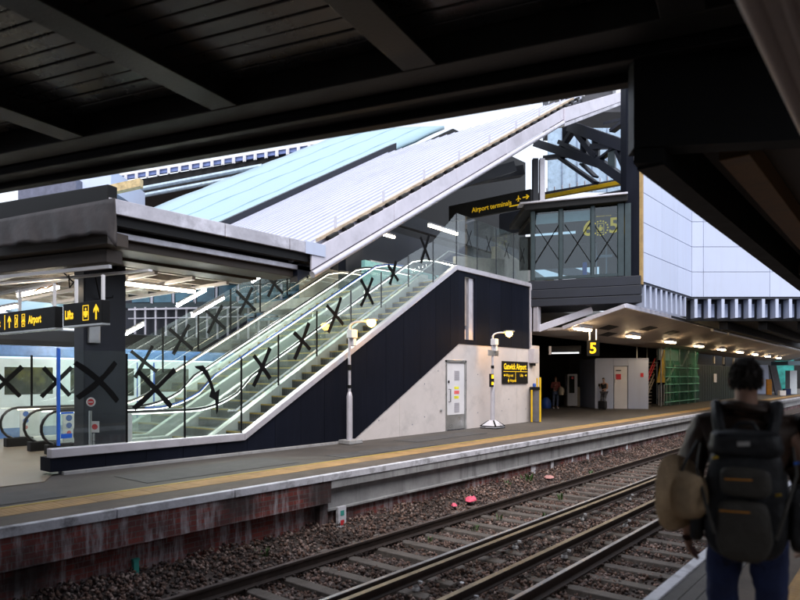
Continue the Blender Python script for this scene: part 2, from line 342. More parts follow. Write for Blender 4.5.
# far platform
b = MB(); b.box(-20, 130, 8.0, 19.6, -.12, -.008, 0); struct(b.build('platform', M['asphalt']))
b = MB(); b.box(-20, 130, PE+.11, 8.55, -.1, 0, 0); struct(b.build('platform_edge_paving', M['asphalt_old']))
b = MB()
x = -20
while x < 130:
    n = random.choice([1.8, 1.85, 1.9]); b.box(x+.006, x+n-.006, PE+random.uniform(-.006, .006), PE+.112, -.112, .004, 0); x += n
struct(b.build('platform_coping', M['coping'], bevel=.008))
b = MB()
for k in range(372): b.box(-20+k*.4+.002, -20+k*.4+.397, 8.55, 9.05, -.02, .004+random.uniform(-.001, .001))
M['tactile2'] = M['tactile']; struct(b.build('tactile_paving', M['tactile']))
b = MB(); b.box(-20, 130, 9.08, 9.16, -.02, .004); struct(b.build('yellow_line', M['yellow_line']))
b = MB(); b.box(2.2, 8.9, 11.6, 19.5, -.02, .006); b.prism([(-6, 10.9, -.02), (4.2, 10.9, -.02), (4.6, 11.6, -.02), (2.2, 11.6, -.02), (2.2, 19.5, -.02), (-6, 19.5, -.02)], (0, 0, .026)); struct(b.build('concourse_floor', M['tile']))
# darker repair patches in the asphalt
b = MB()
for x0, x1, y0, y1 in ((5.2, 8.4, 9.5, 10.6), (9.5, 12.8, 9.3, 9.9), (13, 16.5, 10.1, 10.9), (-1, 3.9, 9.35, 10.3)):
    b.box(x0, x1, y0, y1, -.004, .0)
struct(b.build('asphalt_repair_patch', mat('dark_asphalt_patch', (.075, .072, .072), .8, var=.3, scale=3, bump=.4, bscale=110)))
# far platform wall: corbelled brick on the left, concrete on the right
w = thing('platform_wall', (0, 8.1, -1.16), 'long weathered wall below the far platform edge, brick then concrete', 'platform wall')
b = MB(); b.box(-20, 7.72, PE+.03, 8.3, -.5, -.115); b.build('brick_corbel', M['brick'], w)
b = MB(); b.box(-20, 7.55, 8.12, 8.4, -1.2, -.502); b.box(7.55, 7.74, 8.0, 8.4, -1.2, -.502); b.build('recessed_brick_wall', M['brick'], w)
b = MB()
x = 7.72
while x < 130:
    b.box(x+.006, x+2.434, PE+.02, 8.3, -.26, -.115); x += 2.44
b.build('concrete_lip', M['conc_panel'], w, bevel=.012)
b = MB(); b.box(7.72, 130, 8.03, 8.3, -.62, -.262)
b.build('concrete_panel', M['conc_panel'], w)
b = MB(); b.box(7.72, 130, 7.97, 8.3, -.67, -.622); b.build('ledge', M['conc_panel'], w, bevel=.01)
b = MB(); b.box(7.742, 130, 8.06, 8.4, -1.2, -.672); b.build('lower_brick_wall', M['brick'], w)
b = MB()
for X, wd, h0, h1 in ((16.6, .16, -1.05, -.7), (18.0, .1, -1.1, -.68), (19.1, .18, -1.0, -.69), (20.3, .12, -1.1, -.7), (22.6, .2, -1.0, -.7), (15.4, .25, -1.1, -.68)):
    b.box(X, X+wd, 8.045, 8.07, h0, h1)
b.build('white_paint_patch', M['coping'], w)
# near platform
b = MB(); b.box(-8, 60, -12, .80, -1.16, 0); struct(b.build('near_platform', M['asphalt']))
b = MB(); b.box(-8, 60, .80, 1.18, -1.16, .0); struct(b.build('near_platform_paving', M['asphalt_old']))
b = MB()
for k in range(3): b.box(-8, 60, 1.186+k*.108, 1.186+k*.108+.098, -.3, .0 - .004*k)
struct(b.build('near_platform_planking', mat('grey_edge_planks', (.10, .092, .088), .8, var=.3, scale=3, bump=.3, bscale=60, dirt_gleam=(.05, .045, .04))))
b = MB(); b.box(-8, 60, 1.508, 1.60, -.14, .004); struct(b.build('near_platform_coping', M['coping'], bevel=.006))
b = MB(); b.box(-8, 60, 1.2, 1.5, -1.16, -.3); struct(b.build('near_platform_wall', M['brick']))
b = MB(); b.box(-8, 60, .28, .79, -.02, .004); struct(b.build('near_tactile_paving', M['tactile']))

# ================================================================== TRACKS
RZ = -.915
def rail_prof(y, z):   # bullhead / flat-bottom section, top at z
    return [(y-.07, z-.159), (y+.07, z-.159), (y+.07, z-.147), (y+.012, z-.125), (y+.012, z-.045), (y+.035, z-.032), (y+.035, z-.004), (y+.03, z), (y-.03, z), (y-.035, z-.004), (y-.035, z-.032), (y-.012, z-.045), (y-.012, z-.125), (y-.07, z-.147)]
def rail(Y, label, topmat, z=RZ):
    t = thing('running_rail', (5, Y, z-.16), label, 'rail', 'running rails')
    b = MB(); b.prism([(-15, y, zz) for y, zz in rail_prof(Y, z)], (180, 0, 0)); b.build('rail_body', M['rust'], t)
    b = MB(); b.box(-15, 165, Y-.029, Y+.029, z, z+.003); b.build('rail_head', topmat, t)
rail(6.80, 'dull running rail closest to the far platform wall', mat('dull_rail_head', (.16, .13, .12), .45, metal=.6, var=.3, scale=2))
rail(5.36, 'running rail beside the conductor rail on the far track', M['rail_top'])
rail(3.66, 'bright polished running rail on the near track', M['rail_top'])
rail(2.22, 'running rail tucked under the near platform edge', M['rail_top'])
def conductor(Y, label):
    t = thing('conductor_rail', (5, Y, RZ-.1), label, 'rail', 'conductor rails')
    z = RZ+.076
    b = MB(); b.prism([(-15, Y-.05, z-.13), (-15, Y+.05, z-.13), (-15, Y+.05, z-.115), (-15, Y+.02, z-.1), (-15, Y+.02, z-.04), (-15, Y+.042, z-.03), (-15, Y+.042, z), (-15, Y-.042, z), (-15, Y-.042, z-.03), (-15, Y-.02, z-.04), (-15, Y-.02, z-.1), (-15, Y-.05, z-.115)], (180, 0, 0)); b.build('rail_body', M['rust'], t)
    b = MB(); b.box(-15, 165, Y-.038, Y+.038, z, z+.003); b.build('rail_head', M['cond_top'], t)
    p = None
    for k in range(34):
        X = 1.2+k*2.62
        if p is None:
            b = MB(); b.lathe((X, Y, RZ-.165), [(.05, 0), (.05, .03), (.035, .05), (.045, .07), (.035, .1), (.035, .112)], 12); b.box(X-.02, X+.02, Y-.1, Y-.045, RZ-.06, RZ-.03); b.box(X-.02, X+.02, Y+.045, Y+.1, RZ-.06, RZ-.03)
            p = b.build('insulator', M['insul'], t)
        else: cp(p, (X-1.2, 0, 0))
conductor(5.02, 'tan topped conductor rail on white insulators, far track')
conductor(4.17, 'dark conductor rail with a few golden glints, near track')
for Y, lab, grp, x0, n in ((6.08, 'grey concrete sleeper lying across the far track', 'sleepers of the far track', -.06, 90), (2.94, 'dark grey sleeper lying across the near track', 'sleepers of the near track', .2, 60)):
    b = MB(); L = 1.3
    b.prism([(0, Y-L, -1.26), (.26, Y-L, -1.26), (.225, Y-L, -1.083), (.035, Y-L, -1.083)], (0, 2*L, 0))
    for yy in (Y-.72, Y+.72):
        for dx in (.02, .2): b.box(dx, dx+.04, yy-.13, yy-.08, -1.09, -1.05, 1); b.box(dx, dx+.04, yy+.08, yy+.13, -1.09, -1.05, 1)
    s0 = b.build('sleeper', [M['sleeper'], M['rust']], bevel=.012)
    tag(s0, lab, 'sleeper', grp); base = Vector(s0.location)
    for k in range(n):
        c = s0 if k == 0 else s0.copy()
        if k: C.objects.link(c)
        c.location = base+Vector((x0+k*.631+random.uniform(-.02, .02), random.uniform(-.03, .03), random.uniform(-.012, .006))); c.rotation_euler.z = random.uniform(-.012, .012)
# ballast: one heap of stones
def ballast(n, x0, x1, y0, y1, s0, s1, name, zf):
    base = np.array([(1, 0, 0), (-1, 0, 0), (0, 1, 0), (0, -1, 0), (0, 0, 1), (0, 0, -1)], float)
    fac = np.array([(0, 2, 4), (2, 1, 4), (1, 3, 4), (3, 0, 4), (2, 0, 5), (1, 2, 5), (3, 1, 5), (0, 3, 5)])
    u = RNG.random(n)**1.5
    pos = np.stack([x0+(x1-x0)*u, RNG.uniform(y0, y1, n), np.zeros(n)], 1); pos[:, 2] = zf(pos)
    sc = RNG.uniform(s0, s1, (n, 1, 1))*RNG.uniform(.6, 1.3, (n, 1, 3))
    v = base[None]*sc*RNG.uniform(.7, 1.25, (n, 6, 1))
    a = RNG.uniform(0, 2*PI, (n, 3)); ca, sa = np.cos(a), np.sin(a)
    R = np.zeros((n, 3, 3))
    R[:, 0, 0] = ca[:, 0]*ca[:, 1]; R[:, 0, 1] = ca[:, 0]*sa[:, 1]*sa[:, 2]-sa[:, 0]*ca[:, 2]; R[:, 0, 2] = ca[:, 0]*sa[:, 1]*ca[:, 2]+sa[:, 0]*sa[:, 2]
    R[:, 1, 0] = sa[:, 0]*ca[:, 1]; R[:, 1, 1] = sa[:, 0]*sa[:, 1]*sa[:, 2]+ca[:, 0]*ca[:, 2]; R[:, 1, 2] = sa[:, 0]*sa[:, 1]*ca[:, 2]-ca[:, 0]*sa[:, 2]
    R[:, 2, 0] = -sa[:, 1]; R[:, 2, 1] = ca[:, 1]*sa[:, 2]; R[:, 2, 2] = ca[:, 1]*ca[:, 2]
    v = np.einsum('nij,nkj->nki', R, v) + pos[:, None]
    V = v.reshape(-1, 3); Fc = (fac[None]+6*np.arange(n)[:, None, None]).reshape(-1, 3)
    me = bpy.data.meshes.new(name); me.vertices.add(len(V)); me.vertices.foreach_set('co', V.ravel())
    me.loops.add(Fc.size); me.loops.foreach_set('vertex_index', Fc.ravel().astype(np.int32))
    me.polygons.add(len(Fc)); me.polygons.foreach_set('loop_start', np.arange(0, Fc.size, 3, dtype=np.int32)); me.update(); me.validate()
    me.materials.append(M['stones']); o = bpy.data.objects.new(name, me); C.objects.link(o)
    return o
def zf(p):
    y = p[:, 1]; z = np.full(len(y), -1.14)
    z += np.where(np.abs(y-4.6) < .55, .03, 0) + np.where(y > 7.15, np.clip((y-7.15)*.28, 0, .3), 0)     # heaped against the platform wall
    z += .02*np.sin(p[:, 0]*3.1+y*2.) + RNG.uniform(-.02, .025, len(y))
    return z
o = ballast(75000, 1.5, 45, 1.6, 8.1, .022, .041, 'ballast', zf); tag(o, 'brown and grey ballast stones between the rails and sleepers', 'ballast', kind='stuff')
b = MB(); b.prism([(-10, 7.1, -1.17), (-10, 8.2, -1.17), (-10, 8.2, -.93)], (120, 0, 0)); struct(b.build('ballast_shoulder', M['ground']))

# weeds and litter along the wall
def weed(px, py, s, label, z=-1.1, n=14):
    p = on_z(px, py, z); b = MB()
    for k in range(n):
        a = random.uniform(0, 2*PI); l = s*random.uniform(.5, 1.1); q = p+Vector((random.uniform(-s, s)*.6, random.uniform(-.3, .3)*s, 0))
        tip = q+Vector((math.cos(a)*l*.5, math.sin(a)*l*.5, l)); mid = q.lerp(tip, .55)+Vector((0, 0, l*.15)); sd = Vector((-math.sin(a), math.cos(a), 0))*l*.09
        b.add([q-sd*.4, q+sd*.4, mid+sd, tip, mid-sd], [(0, 1, 2, 3, 4)])
    tag(b.build('weed', M['plant'], loc=p), label, 'weed', 'weeds on the track bed')
for i, (px, py, s, lab) in enumerate([(263, 559, .16, 'small weed at the foot of the recessed brick wall'), (529, 484, .3, 'tall thin weed clump by the red brick patches'), (508, 489, .22, 'low green weed left of the tall weed clump'),
        (430, 542, .1, 'tiny weed beside the tan conductor rail'), (592, 477, .2, 'round green weed between far track rails'), (636, 450, .3, 'weed bush below the concrete ledge far along the wall'), (655, 446, .3, 'furthest weed bush along the platform wall'),
        (545, 520, .16, 'moss green weed on the far track sleepers'), (500, 520, .12, 'weed sprouting beside the dull rail'), (475, 531, .12, 'little weed tuft between two far track sleepers'), (560, 500, .16, 'weed in the middle of the far track')]):
    weed(px, py, s, lab, -1.08)
def litter(name, px, py, z, sx, sy, sz, m, label):
    p = on_z(px, py, z); b = MB(); n = 10
    pr = [(0.02, 0), (1, .1), (.9, .5), (.55, .9), (.02, 1)]
    k = len(b.v)
    b.lathe((0, 0, 0), pr, n); b.v = [(p.x+(x*math.cos(.6)-y*math.sin(.6))*sx*random.uniform(.8, 1.2), p.y+(y*math.cos(.6)+x*math.sin(.6))*sy*random.uniform(.8, 1.2), p.z+zz*sz*random.uniform(.7, 1.2)) for x, y, zz in b.v]
    tag(b.build(name, m, loc=p, smooth=True), label, 'litter')
litter('red_bag', 471, 501, -1.0, .17, .12, .1, M['pink'], 'crumpled bright red bag on the ballast below the platform')
litter('pink_wrapper', 454, 506, -1.0, .07, .06, .06, M['pink'], 'small pink wrapper left of the red bag')
litter('pink_paper', 549, 478, -1.0, .18, .12, .07, mat('faded_pink_paper', (.5, .24, .22), .8), 'faded pink paper lying by the weeds below the wall')
litter('white_paper', 366, 515, -1.0, .22, .12, .06, mat('dirty_paper', (.38, .37, .37), .8), 'grey crumpled paper on the ballast slope')
litter('white_scrap', 462, 583, -1.1, .03, .03, .02, M['white'], 'tiny white scrap on ballast between the two tracks')
litter('pale_scrap', 657, 441, -1.0, .16, .1, .12, M['white'], 'white scrap among far weeds along the wall')
p = on_y(343.5, 517, 7.9); b = MB(); b.box(p.x-.1, p.x+.1, 7.93, 7.99, -1.06, -.62, 0); 
for dz, k in ((-.95, 1), (-.78, 2)): b.box(p.x-.045, p.x+.045, 7.925, 7.931, dz, dz+.09, k)
b.box(p.x-.09, p.x-.06, 7.96, 7.985, -1.2, -1.06, 0); b.box(p.x+.06, p.x+.09, 7.96, 7.985, -1.2, -1.06, 0)
tag(b.build('marker_plate', [M['coping'], M['red'], M['turq']]), 'small white marker plate with red and green spots at brick corner', 'marker')
p = on_y(136.5, 561, 8.06); b = MB(); b.box(p.x-.035, p.x+.035, 8.06, 8.12, -1.1, -.75); b.box(p.x-.045, p.x+.045, 8.055, 8.12, -.77, -.74); tag(b.build('marker_post', M['turq']), 'short turquoise marker post against recessed brick wall', 'marker')

# ================================================================== ESCALATOR BLOCK
XA, XB = 8.55, 16.87; H = 4.88; SL = H/(XB-XA)
def zb(x): return 0. if x < XA else (H if x > XB else (x-XA)*SL)
BY = 11.5
XE = 21.85
blk = thing('escalator_block', (13, BY, 0), 'navy clad escalator and stair block over a pale concrete wall', 'escalator block')
def zlow(x): return 0.06 if x < 12.1 else (2.8 if x > 17.03 else .06+(x-12.1)*2.74/4.93)
b = MB(); bk = MB()
edges = [4.69]; 
while edges[-1] < XE: edges.append(edges[-1]+.79)
edges[-1] = XE
cuts = sorted(set(edges+[XA, XB, 12.1, 17.03, 17.37, 18.0]))
def seam(x): return any(abs(x-e) < 1e-6 for e in edges)
for xa, xb in zip(cuts[:-1], cuts[1:]):
    if xb-xa < 1e-4: continue
    a, c = xa+(.005 if seam(xa) else 0), xb-(.005 if seam(xb) else 0)
    zt = lambda x: zb(x)+.3
    segs = [(zlow(xa), zlow(xb), zt(xa), zt(xb))]
    if 17.36 < xa and xb < 18.01: segs = [(zlow(xa), zlow(xb), 2.95, 2.95), (5.03, 5.03, zt(xa), zt(xb))]
    for l0, l1, t0, t1 in segs:
        if t0-l0 < .02 and t1-l1 < .02: continue
        b.prism([(a, BY, l0), (c, BY, l1), (c, BY, t1), (a, BY, t0)], (0, .05, 0))
b.box(4.52, 4.7, BY-.02, BY+.4, .06, .30)
b.build('cladding', M['navy'], blk)
b = MB(); b.prism([(4.72, 0, -.1), (17.36, 0, -.1), (17.36, 0, 5.15), (XB, 0, 5.15), (XA, 0, .28), (4.72, 0, .28)], (0, .1, 0)); b.prism([(18.01, 0, -.1), (XE-.02, 0, -.1), (XE-.02, 0, 5.15), (18.01, 0, 5.15)], (0, .1, 0)); b.prism([(17.36, 0, -.1), (18.01, 0, -.1), (18.01, 0, 2.9), (17.36, 0, 2.9)], (0, .1, 0))
b.v = [(x, y+BY+.06, z) for x, y, z in b.v]; b.build('backing_wall', M['seam'], blk)
# the concrete wall under the cladding
b = MB()
for xa, xb in ((11.95, 14.0), (14.01, 16.28), (17.46, 19.2), (19.21, 20.9), (20.91, 22.72)):
    b.prism([(xa, BY+.02, -.05), (xb, BY+.02, -.05), (xb, BY+.02, min(2.81, zlow(xb)+.01)), (xa, BY+.02, min(2.81, zlow(xa)+.01))], (0, .03, 0))
b.prism([(16.28, BY+.02, 2.25), (17.46, BY+.02, 2.25), (17.46, BY+.02, 2.81), (17.03, BY+.02, 2.81), (16.28, BY+.02, 2.4)], (0, .03, 0))
b.box(XE+.02, 22.72, BY+.02, BY+.05, 2.81, 2.95); b.box(22.68, 22.72, BY+.05, 13.4, -.05, 2.95)
for X, Z in ((13.1, .5), (13.1, 1.0), (15.2, .5), (15.2, 1.5), (15.9, 1.9), (18.2, .5), (18.2, 1.8), (19.8, .5), (20.3, .9), (21.6, .5), (14.6, .3)):
    b.lathe((X, 0, 0), [(.02, 0), (.02, .004)], 8, 1); n = 16
    b.v[-n:] = [(X+(vx-X), BY+.0195-vz, Z+vy) for vx, vy, vz in b.v[-n:]]
b.build('concrete_wall', [M['conc'], M['seam']], blk)
# silver trim following the top
b = MB(); sec = [(-.05, .30), (.14, .30), (.14, .46), (-.05, .46)]
pts = [4.52, XA, XB, XE+.06]; prev = None
for i in range(3):
    xa, xb = pts[i], pts[i+1]; z0, z1 = zb(xa), zb(xb)
    n = max(1, int((xb-xa)/2.1))
    for k in range(n):
        ua, ub = k/n, (k+1)/n; e = .003
        A = Vector((xa+(xb-xa)*ua+e, 0, z0+(z1-z0)*ua)); Bv = Vector((xa+(xb-xa)*ub-e, 0, z0+(z1-z0)*ub))
        b.add([(A.x, BY+y, A.z+z) for y, z in sec]+[(Bv.x, BY+y, Bv.z+z) for y, z in sec], [(3, 2, 1, 0), (4, 5, 6, 7), (0, 1, 5, 4), (1, 2, 6, 5), (2, 3, 7, 6), (3, 0, 4, 7)])
b.build('trim', M['silver'], blk, bevel=.012)
b = MB(); b.box(4.72, 12.1, BY-.07, BY+.04, -.05, .05); b.build('kerb', M['conc_panel'], blk, bevel=.01)
b = MB(); b.box(17.36, 18.01, BY+.26, BY+.3, 2.9, 5.05, 0); b.box(17.42, 17.62, BY+.1, BY+.255, 3.42, 5.03, 1); b.box(17.70, 17.95, BY+.06, BY+.25, 2.96, 5.03, 2); b.box(17.42, 17.6, BY+.12, BY+.25, 2.96, 3.3, 2)
b.build('slit_window', [M['dark_steel'], mat('slit_lining', (.30, .26, .24), .6), M['silver']], blk)
b = MB(); b.box(XE, XE+.1, BY-.06, BY+.3, 2.85, 5.3); b.build('corner_post', M['silver'], blk, bevel=.01)
b = MB(); b.prism([(5.0, 12, -.1), (23, 12, -.1), (23, 12, 4.5), (XB, 12, 4.5), (XA+.6, 12, -.1)], (0, 6, 0)); b.build('core', M['dark_steel'], blk)
b = MB(); b.box(XB, 23, BY+.15, 22, 4.5, 4.88); b.build('upper_floor', M['grey_wall'], blk)
# service door
dx0, dx1 = 16.36, 17.38; dY = BY+.03
b = MB(); b.box(dx0, dx1, dY, dY+.03, .02, 2.17, 0); dr = b.build('service_door', M['white'], blk, bevel=.004)
b = MB(); b.box(dx0-.08, dx0-.01, dY-.04, dY+.03, -.02, 2.25); b.box(dx1+.01, dx1+.08, dY-.04, dY+.03, -.02, 2.25); b.box(dx0-.08, dx1+.08, dY-.04, dY+.03, 2.18, 2.26); b.build('door_frame', M['steel'], dr, bevel=.004)
b = MB(); b.box(dx0+.01, dx1-.01, dY-.006, dY, .03, .5); b.build('kick_plate', M['steel'], dr)
for z0 in (.58, 1.62):
    b = MB()
    for k in range(7): b.box(dx0+.44, dx0+.72, dY-.012, dY, z0+k*.045, z0+k*.045+.026)
    b.build('vent', M['silver'], dr)
b = MB(); b.tube([(dx0+.14, dY, .92), (dx0+.14, dY-.07, .92), (dx0+.14, dY-.07, 1.32), (dx0+.14, dY, 1.32)], .014); b.box(dx0+.09, dx0+.14, dY-.03, dY, 1.52, 1.60); b.build('handle', M['black'], dr)
b = MB(); b.box(dx0+.44, dx0+.70, dY-.004, dY, 1.32, 1.40, 0); b.box(dx0+.44, dx0+.72, dY-.004, dY, 1.16, 1.27, 1); b.box(dx0+.44, dx0+.70, dY-.004, dY, 1.01, 1.10, 0); b.build('warning_label', [mat('yellow_label', (.8, .75, .05), .5), mat('red_label', (.85, .15, .15), .5)], dr)
# station name sign, on the wall
s = thing('station_sign', (20.72, BY-.02, 1.5), 'black station name sign with yellow lettering on the concrete wall', 'sign')
b = MB(); b.box(19.78, 21.68, BY-.03, BY+.015, 1.47, 2.29); b.build('sign_board', M['black'], s, bevel=.005)
b = MB(); o0 = (19.78, BY-.03, 1.47); text_mesh(b, 'Gatwick Airport', .30, (19.85, BY-.03, 2.0), (1, 0, 0), sx=.84, bold=.006)
f = Flat(b, o0, (1, 0, 0)); f.rect(.05, 1.85, .44, .455); f.rect(.93, .942, .06, .44)
f.arrow(.14, .31, .14, PI/2); text_mesh(b, 'Way out', .15, (20.0, BY-.03, 1.73), (1, 0, 0)); text_mesh(b, 'Lifts', .15, (21.05, BY-.03, 1.73), (1, 0, 0)); f.arrow(1.72, .31, .14, -PI/2)
f.plane_icon(.42, .13, .15); text_mesh(b, 'Airport', .15, (20.3, BY-.03, 1.54), (1, 0, 0)); b.build('lettering', M['signtext'], s)
# grey box on the wall corner
p = on_y(531.5, 356, BY); b = MB(); b.box(p.x-.2, p.x+.2, BY-.22, BY+.02, 2.25, 2.8); b.box(p.x-.14, p.x+.14, BY-.12, BY, 2.15, 2.25, 1)
tag(b.build('wall_box', [M['silver'], M['dark_steel']], bevel=.02), 'pale grey box on the concrete wall above the yellow posts', 'wall box')
tag(MB().lathe((0, 0, 0), [(.04, 0), (.04, .05), (.02, .06)], 12).build('round_steel_fitting', M['steel']), 'small round steel knob on concrete wall left of the door', 'wall fitting'); o = C.objects['round_steel_fitting']; o.rotation_euler.x = PI/2; o.location = (on_y(441, 410, BY).x, BY+.02, on_y(441, 410, BY).z)

# glass screen with taped crosses, one pane per bay
scr = thing('glass_screen', (13, BY+.05, .45), 'long glass screen with black taped crosses along the escalator block', 'glass screen')
GY = BY+.05
jx = [4.69+k*1.222 for k in range(11)]; jx[3] = XA-.02; jx[10] = XB+.1
jx += [jx[-1]+1.25*k for k in (1, 2, 3, 4)]; jx[-1] = XE
def gtop(x): return 2.18 if x < XA else (2.18+(x-XA)*(6.55-2.18)/(XB-XA) if x < XB+.05 else 7.05)
def cross_tape(b, c, ang1, ang2, l1, l2, w=.085, bend=0):
    for a, l in ((ang1, l1), (ang2, l2)):
        d = Vector((math.cos(a), 0, math.sin(a))); n = Vector((-math.sin(a), 0, math.cos(a)))
        K = 6; up, lo = [], []
        for i in range(K+1):
            t = i/K*2-1; q = Vector(c)+d*(t*l/2)+n*(bend*l*(t*t-.3)); ww = w/2*random.uniform(.85, 1.15)
            up.append(q+n*ww); lo.append(q-n*ww)
        b.prism(lo+up[::-1], (0, -.004, 0)); c = (c[0], c[1]-.005, c[2])
tapes = {0: (98, 381, 2.4, .75, 1.05, .95), 2: (155, 389, 2.35, .72, 1.0, 1.15), 4: (262, 367, 1.08, 2.3, 1.0, .7), 5: (302, 341, 1.1, 2.5, 1.02, .66), 6: (335, 315, 1.12, 2.5, 1.05, .75), 7: (367, 292, 1.05, 2.25, .95, .8), 8: (393, 273, 1.2, 2.45, .75, .6), 9: (425, 249, 1.15, 2.2, 1.0, .8)}
for k in range(len(jx)-1):
    xa, xb = jx[k]+.012, jx[k+1]-.012
    b = MB(); A = [(xa, GY, zb(xa)+.44), (xb, GY, zb(xb)+.44), (xb, GY, gtop(xb-.02)), (xa, GY, gtop(xa+.02))]
    if xa < XB < xb: A = [(xa, GY, zb(xa)+.44), (XB, GY, H+.44), (xb, GY, H+.44), (xb, GY, gtop(xb)), (xa, GY, gtop(xa))]
    b.prism(A, (0, .018, 0)); pane = b.build('pane', M['glass'], scr)
    b = MB(); x = jx[k]
    if k == 0:
        b.box(x-.03, x+.018, GY-.012, GY+.03, .5, 2.2); b.box(x+.03, x+.22, GY-.006, GY-.001, .62, .7); b.box(x+.03, x+.25, GY-.006, GY-.001, 1.05, 1.08); b.build('edge_film', M['blue_film'], pane)
    else:
        b.box(x-.016, x+.016, GY-.004, GY+.022, zb(x)+(.9 if 3 < k < 9 else .45), gtop(x-.01)-(.04 if k < 4 else .0)); b.build('joint', M['tape'] if k < 6 else M['navy_steel'], pane)
    if k in tapes:
        px, py, a1, a2, l1, l2 = tapes[k]; q = on_y(px, py, GY); b = MB(); cross_tape(b, (q.x, GY-.002, q.z), a1, a2, l1, l2, .10, .05 if k == 0 else .012); b.build('tape_cross', M['tape'], pane)
    if k == 3:
        b = MB(); q = on_y(204, 372, GY); pts = [(-.22, .0), (-.02, .02), (.1, -.12), (.2, -.36), (.27, -.55), (.38, -.48), (.36, -.62), (.34, -.95), (.30, -1.02), (.27, -.72), (.12, -.64), (.17, -.5), (.1, -.3), (-.05, -.1), (-.2, -.04)]
        b.prism([(q.x+u, GY-.002, q.z+.12+w) for u, w in pts], (0, -.005, 0)); b.build('loose_tape', M['tape'], pane)
    if k >= 10:
        b = MB(); xc = (xa+xb)/2; cross_tape(b, (xc+.1, GY-.002, 6.35), 1.05, 2.1, .65, .65, .035); b.build('tape_cross', M['tape'], pane)

# matching screen on the far side of the escalators
scr2 = thing('rear_glass_screen', (12, 17.65, 0), 'second glass screen with grey taped crosses on the far side of the escalators', 'glass screen')
GY2 = 17.65; jr = [6.5+1.22*k for k in range(-2, 9)]
for k in range(len(jr)-1):
    xa, xb = jr[k]+.012, jr[k+1]-.012; b = MB()
    b.prism([(xa, GY2, zb(xa)+.9), (xb, GY2, zb(xb)+.9), (xb, GY2, zb(xb)+2.27), (xa, GY2, zb(xa)+2.27)], (0, .016, 0)); pane = b.build('pane', M['glass'], scr2)
    b = MB(); b.box(jr[k]-.025, jr[k]+.025, GY2-.004, GY2+.02, zb(jr[k])+.9, zb(jr[k])+2.27); b.build('joint', M['tape'], pane)
    b = MB(); xc = (xa+xb)/2; cross_tape(b, (xc, GY2-.003, zb(xc)+1.58), .8+(.25 if xc > XA else 0), 2.3+(.2 if xc > XA else 0), 1.1, 1.0, .11); b.build('tape_cross', M['tape'], pane)
# stair and escalators behind the glass
def steps(parent, y0, y1, zoff, n, x0, name):
    rise, run = H/n, (XB-XA)/n; p = None
    for i in range(n):
        if p is None:
            b = MB(); b.box(x0, x0+run+.03, y0, y1, zoff-.35, zoff+rise, 0); b.box(x0-.004, x0+.055, y0, y1, zoff+rise-.03, zoff+rise+.004, 1)
            for yy in np.arange(y0+.04, y1-.02, .05): b.box(x0-.003, x0, yy, yy+.02, zoff+.01, zoff+rise-.035, 2)
            p = b.build(name, [M['step'], M['step_yellow'], M['dark_steel']], parent)
        else: cp(p, (i*run, 0, i*rise))
def railpath(y, x0, x1, h=.95, r=.38):
    P = []
    for i in range(9):
        a = -PI/2 - .35 + (-(PI-.35))*i/8
        P.append((x0+r+r*math.cos(a), y, h-r+r*math.sin(a)))
    for x in np.arange(x0+2*r+.1, XA-.5, .5): P.append((x, y, h))
    for i in range(7):     # ease into the slope
        t = i/6; x = XA-.35+t*1.3; P.append((x, y, h+SL*max(0, (t**2)*.65*1.0)*.97))
    for x in np.arange(XA+1.4, XB-.3, .6): P.append((x, y, h+(x-XA)*SL-.02))
    for i in range(6):
        t = i/5; x = XB-.2+t*1.1; P.append((x, y, h+H-.02-.30*(1-t)**2*.9*.6))
    for x in np.arange(XB+1.2, x1-2*r, .4): P.append((x, y, h+H))
    for i in range(9):
        a = PI/2 - (PI-.2)*i/8; P.append((x1-r+r*math.cos(a), y, H+h-r+r*math.sin(a)))
    return P
def balustrade(parent, y, x0, x1, inner=1, blue=False, led='led_dim'):
    b = MB(); P = railpath(y, x0, x1); b.tube(P, .042, 8, 0, sx=.75); b.build('handrail', M['rubber'], parent, smooth=True)
    b = MB(); b.tube([(px, py, pz-.05) for px, py, pz in P[8:-9]], .011, 5); b.build('light_strip', M[led], parent)
    if blue: b = MB(); b.tube([(px, py-.05, pz+.0) for px, py, pz in P[12:-12]], .018, 5); b.build('blue_edge_film', M['blue_film'], parent)
    top = [p for p in P[8:-9]]; low = []
    b = MB(); prev = None
    for i in range(len(top)-1):
        (xa, _, za), (xb, _, zc) = top[i], top[i+1]
        b.prism([(xa, y-.006, zb(xa)+.24 if xa > XA else .24), (xb, y-.006, zb(xb)+.24), (xb, y-.006, zc-.05), (xa, y-.006, za-.05)], (0, .012, 0))
    cx = x0+.38; b.prism([(cx+.36*math.cos(a), y-.006, .57+.36*math.sin(a)) for a in np.linspace(PI/2, PI*1.33, 9)]+[(top[0][0], y-.006, .24)], (0, .012, 0))
    b.build('balustrade_glass', M['glass_bal'], parent)
    b = MB()
    for xa, xb in ((x0+.2, XA), (XA, XB), (XB, x1-.2)):
        b.prism([(xa, y-.09, zb(xa)+.0-(.2 if xa >= XA else 0)), (xb, y-.09, zb(xb)-(.2 if xb > XA else 0)), (xb, y-.09, zb(xb)+.22), (xa, y-.09, zb(xa)+.22)], (0, .18, 0))
    b.build('deck', M['lane_white'], parent, bevel=.02)
st = thing('staircase', (12.7, 12.3, 0), 'grey stairs with yellow edged treads directly behind the glass screen', 'stairs')
steps(st, 11.85, 12.86, 0, 24, XA+.15, 'tread')
b = MB()
for y in (11.72, 12.87):
    b.prism([(XA-.1, y, .0), (XA+.3, y, -.05), (XB+.3, y, H-.1), (XB+.3, y, H+.3), (XB, y, H+.3), (XA-.1, y, .16)], (0, .07, 0))
b.build('stringer', M['lane_white'], st)
b = MB()
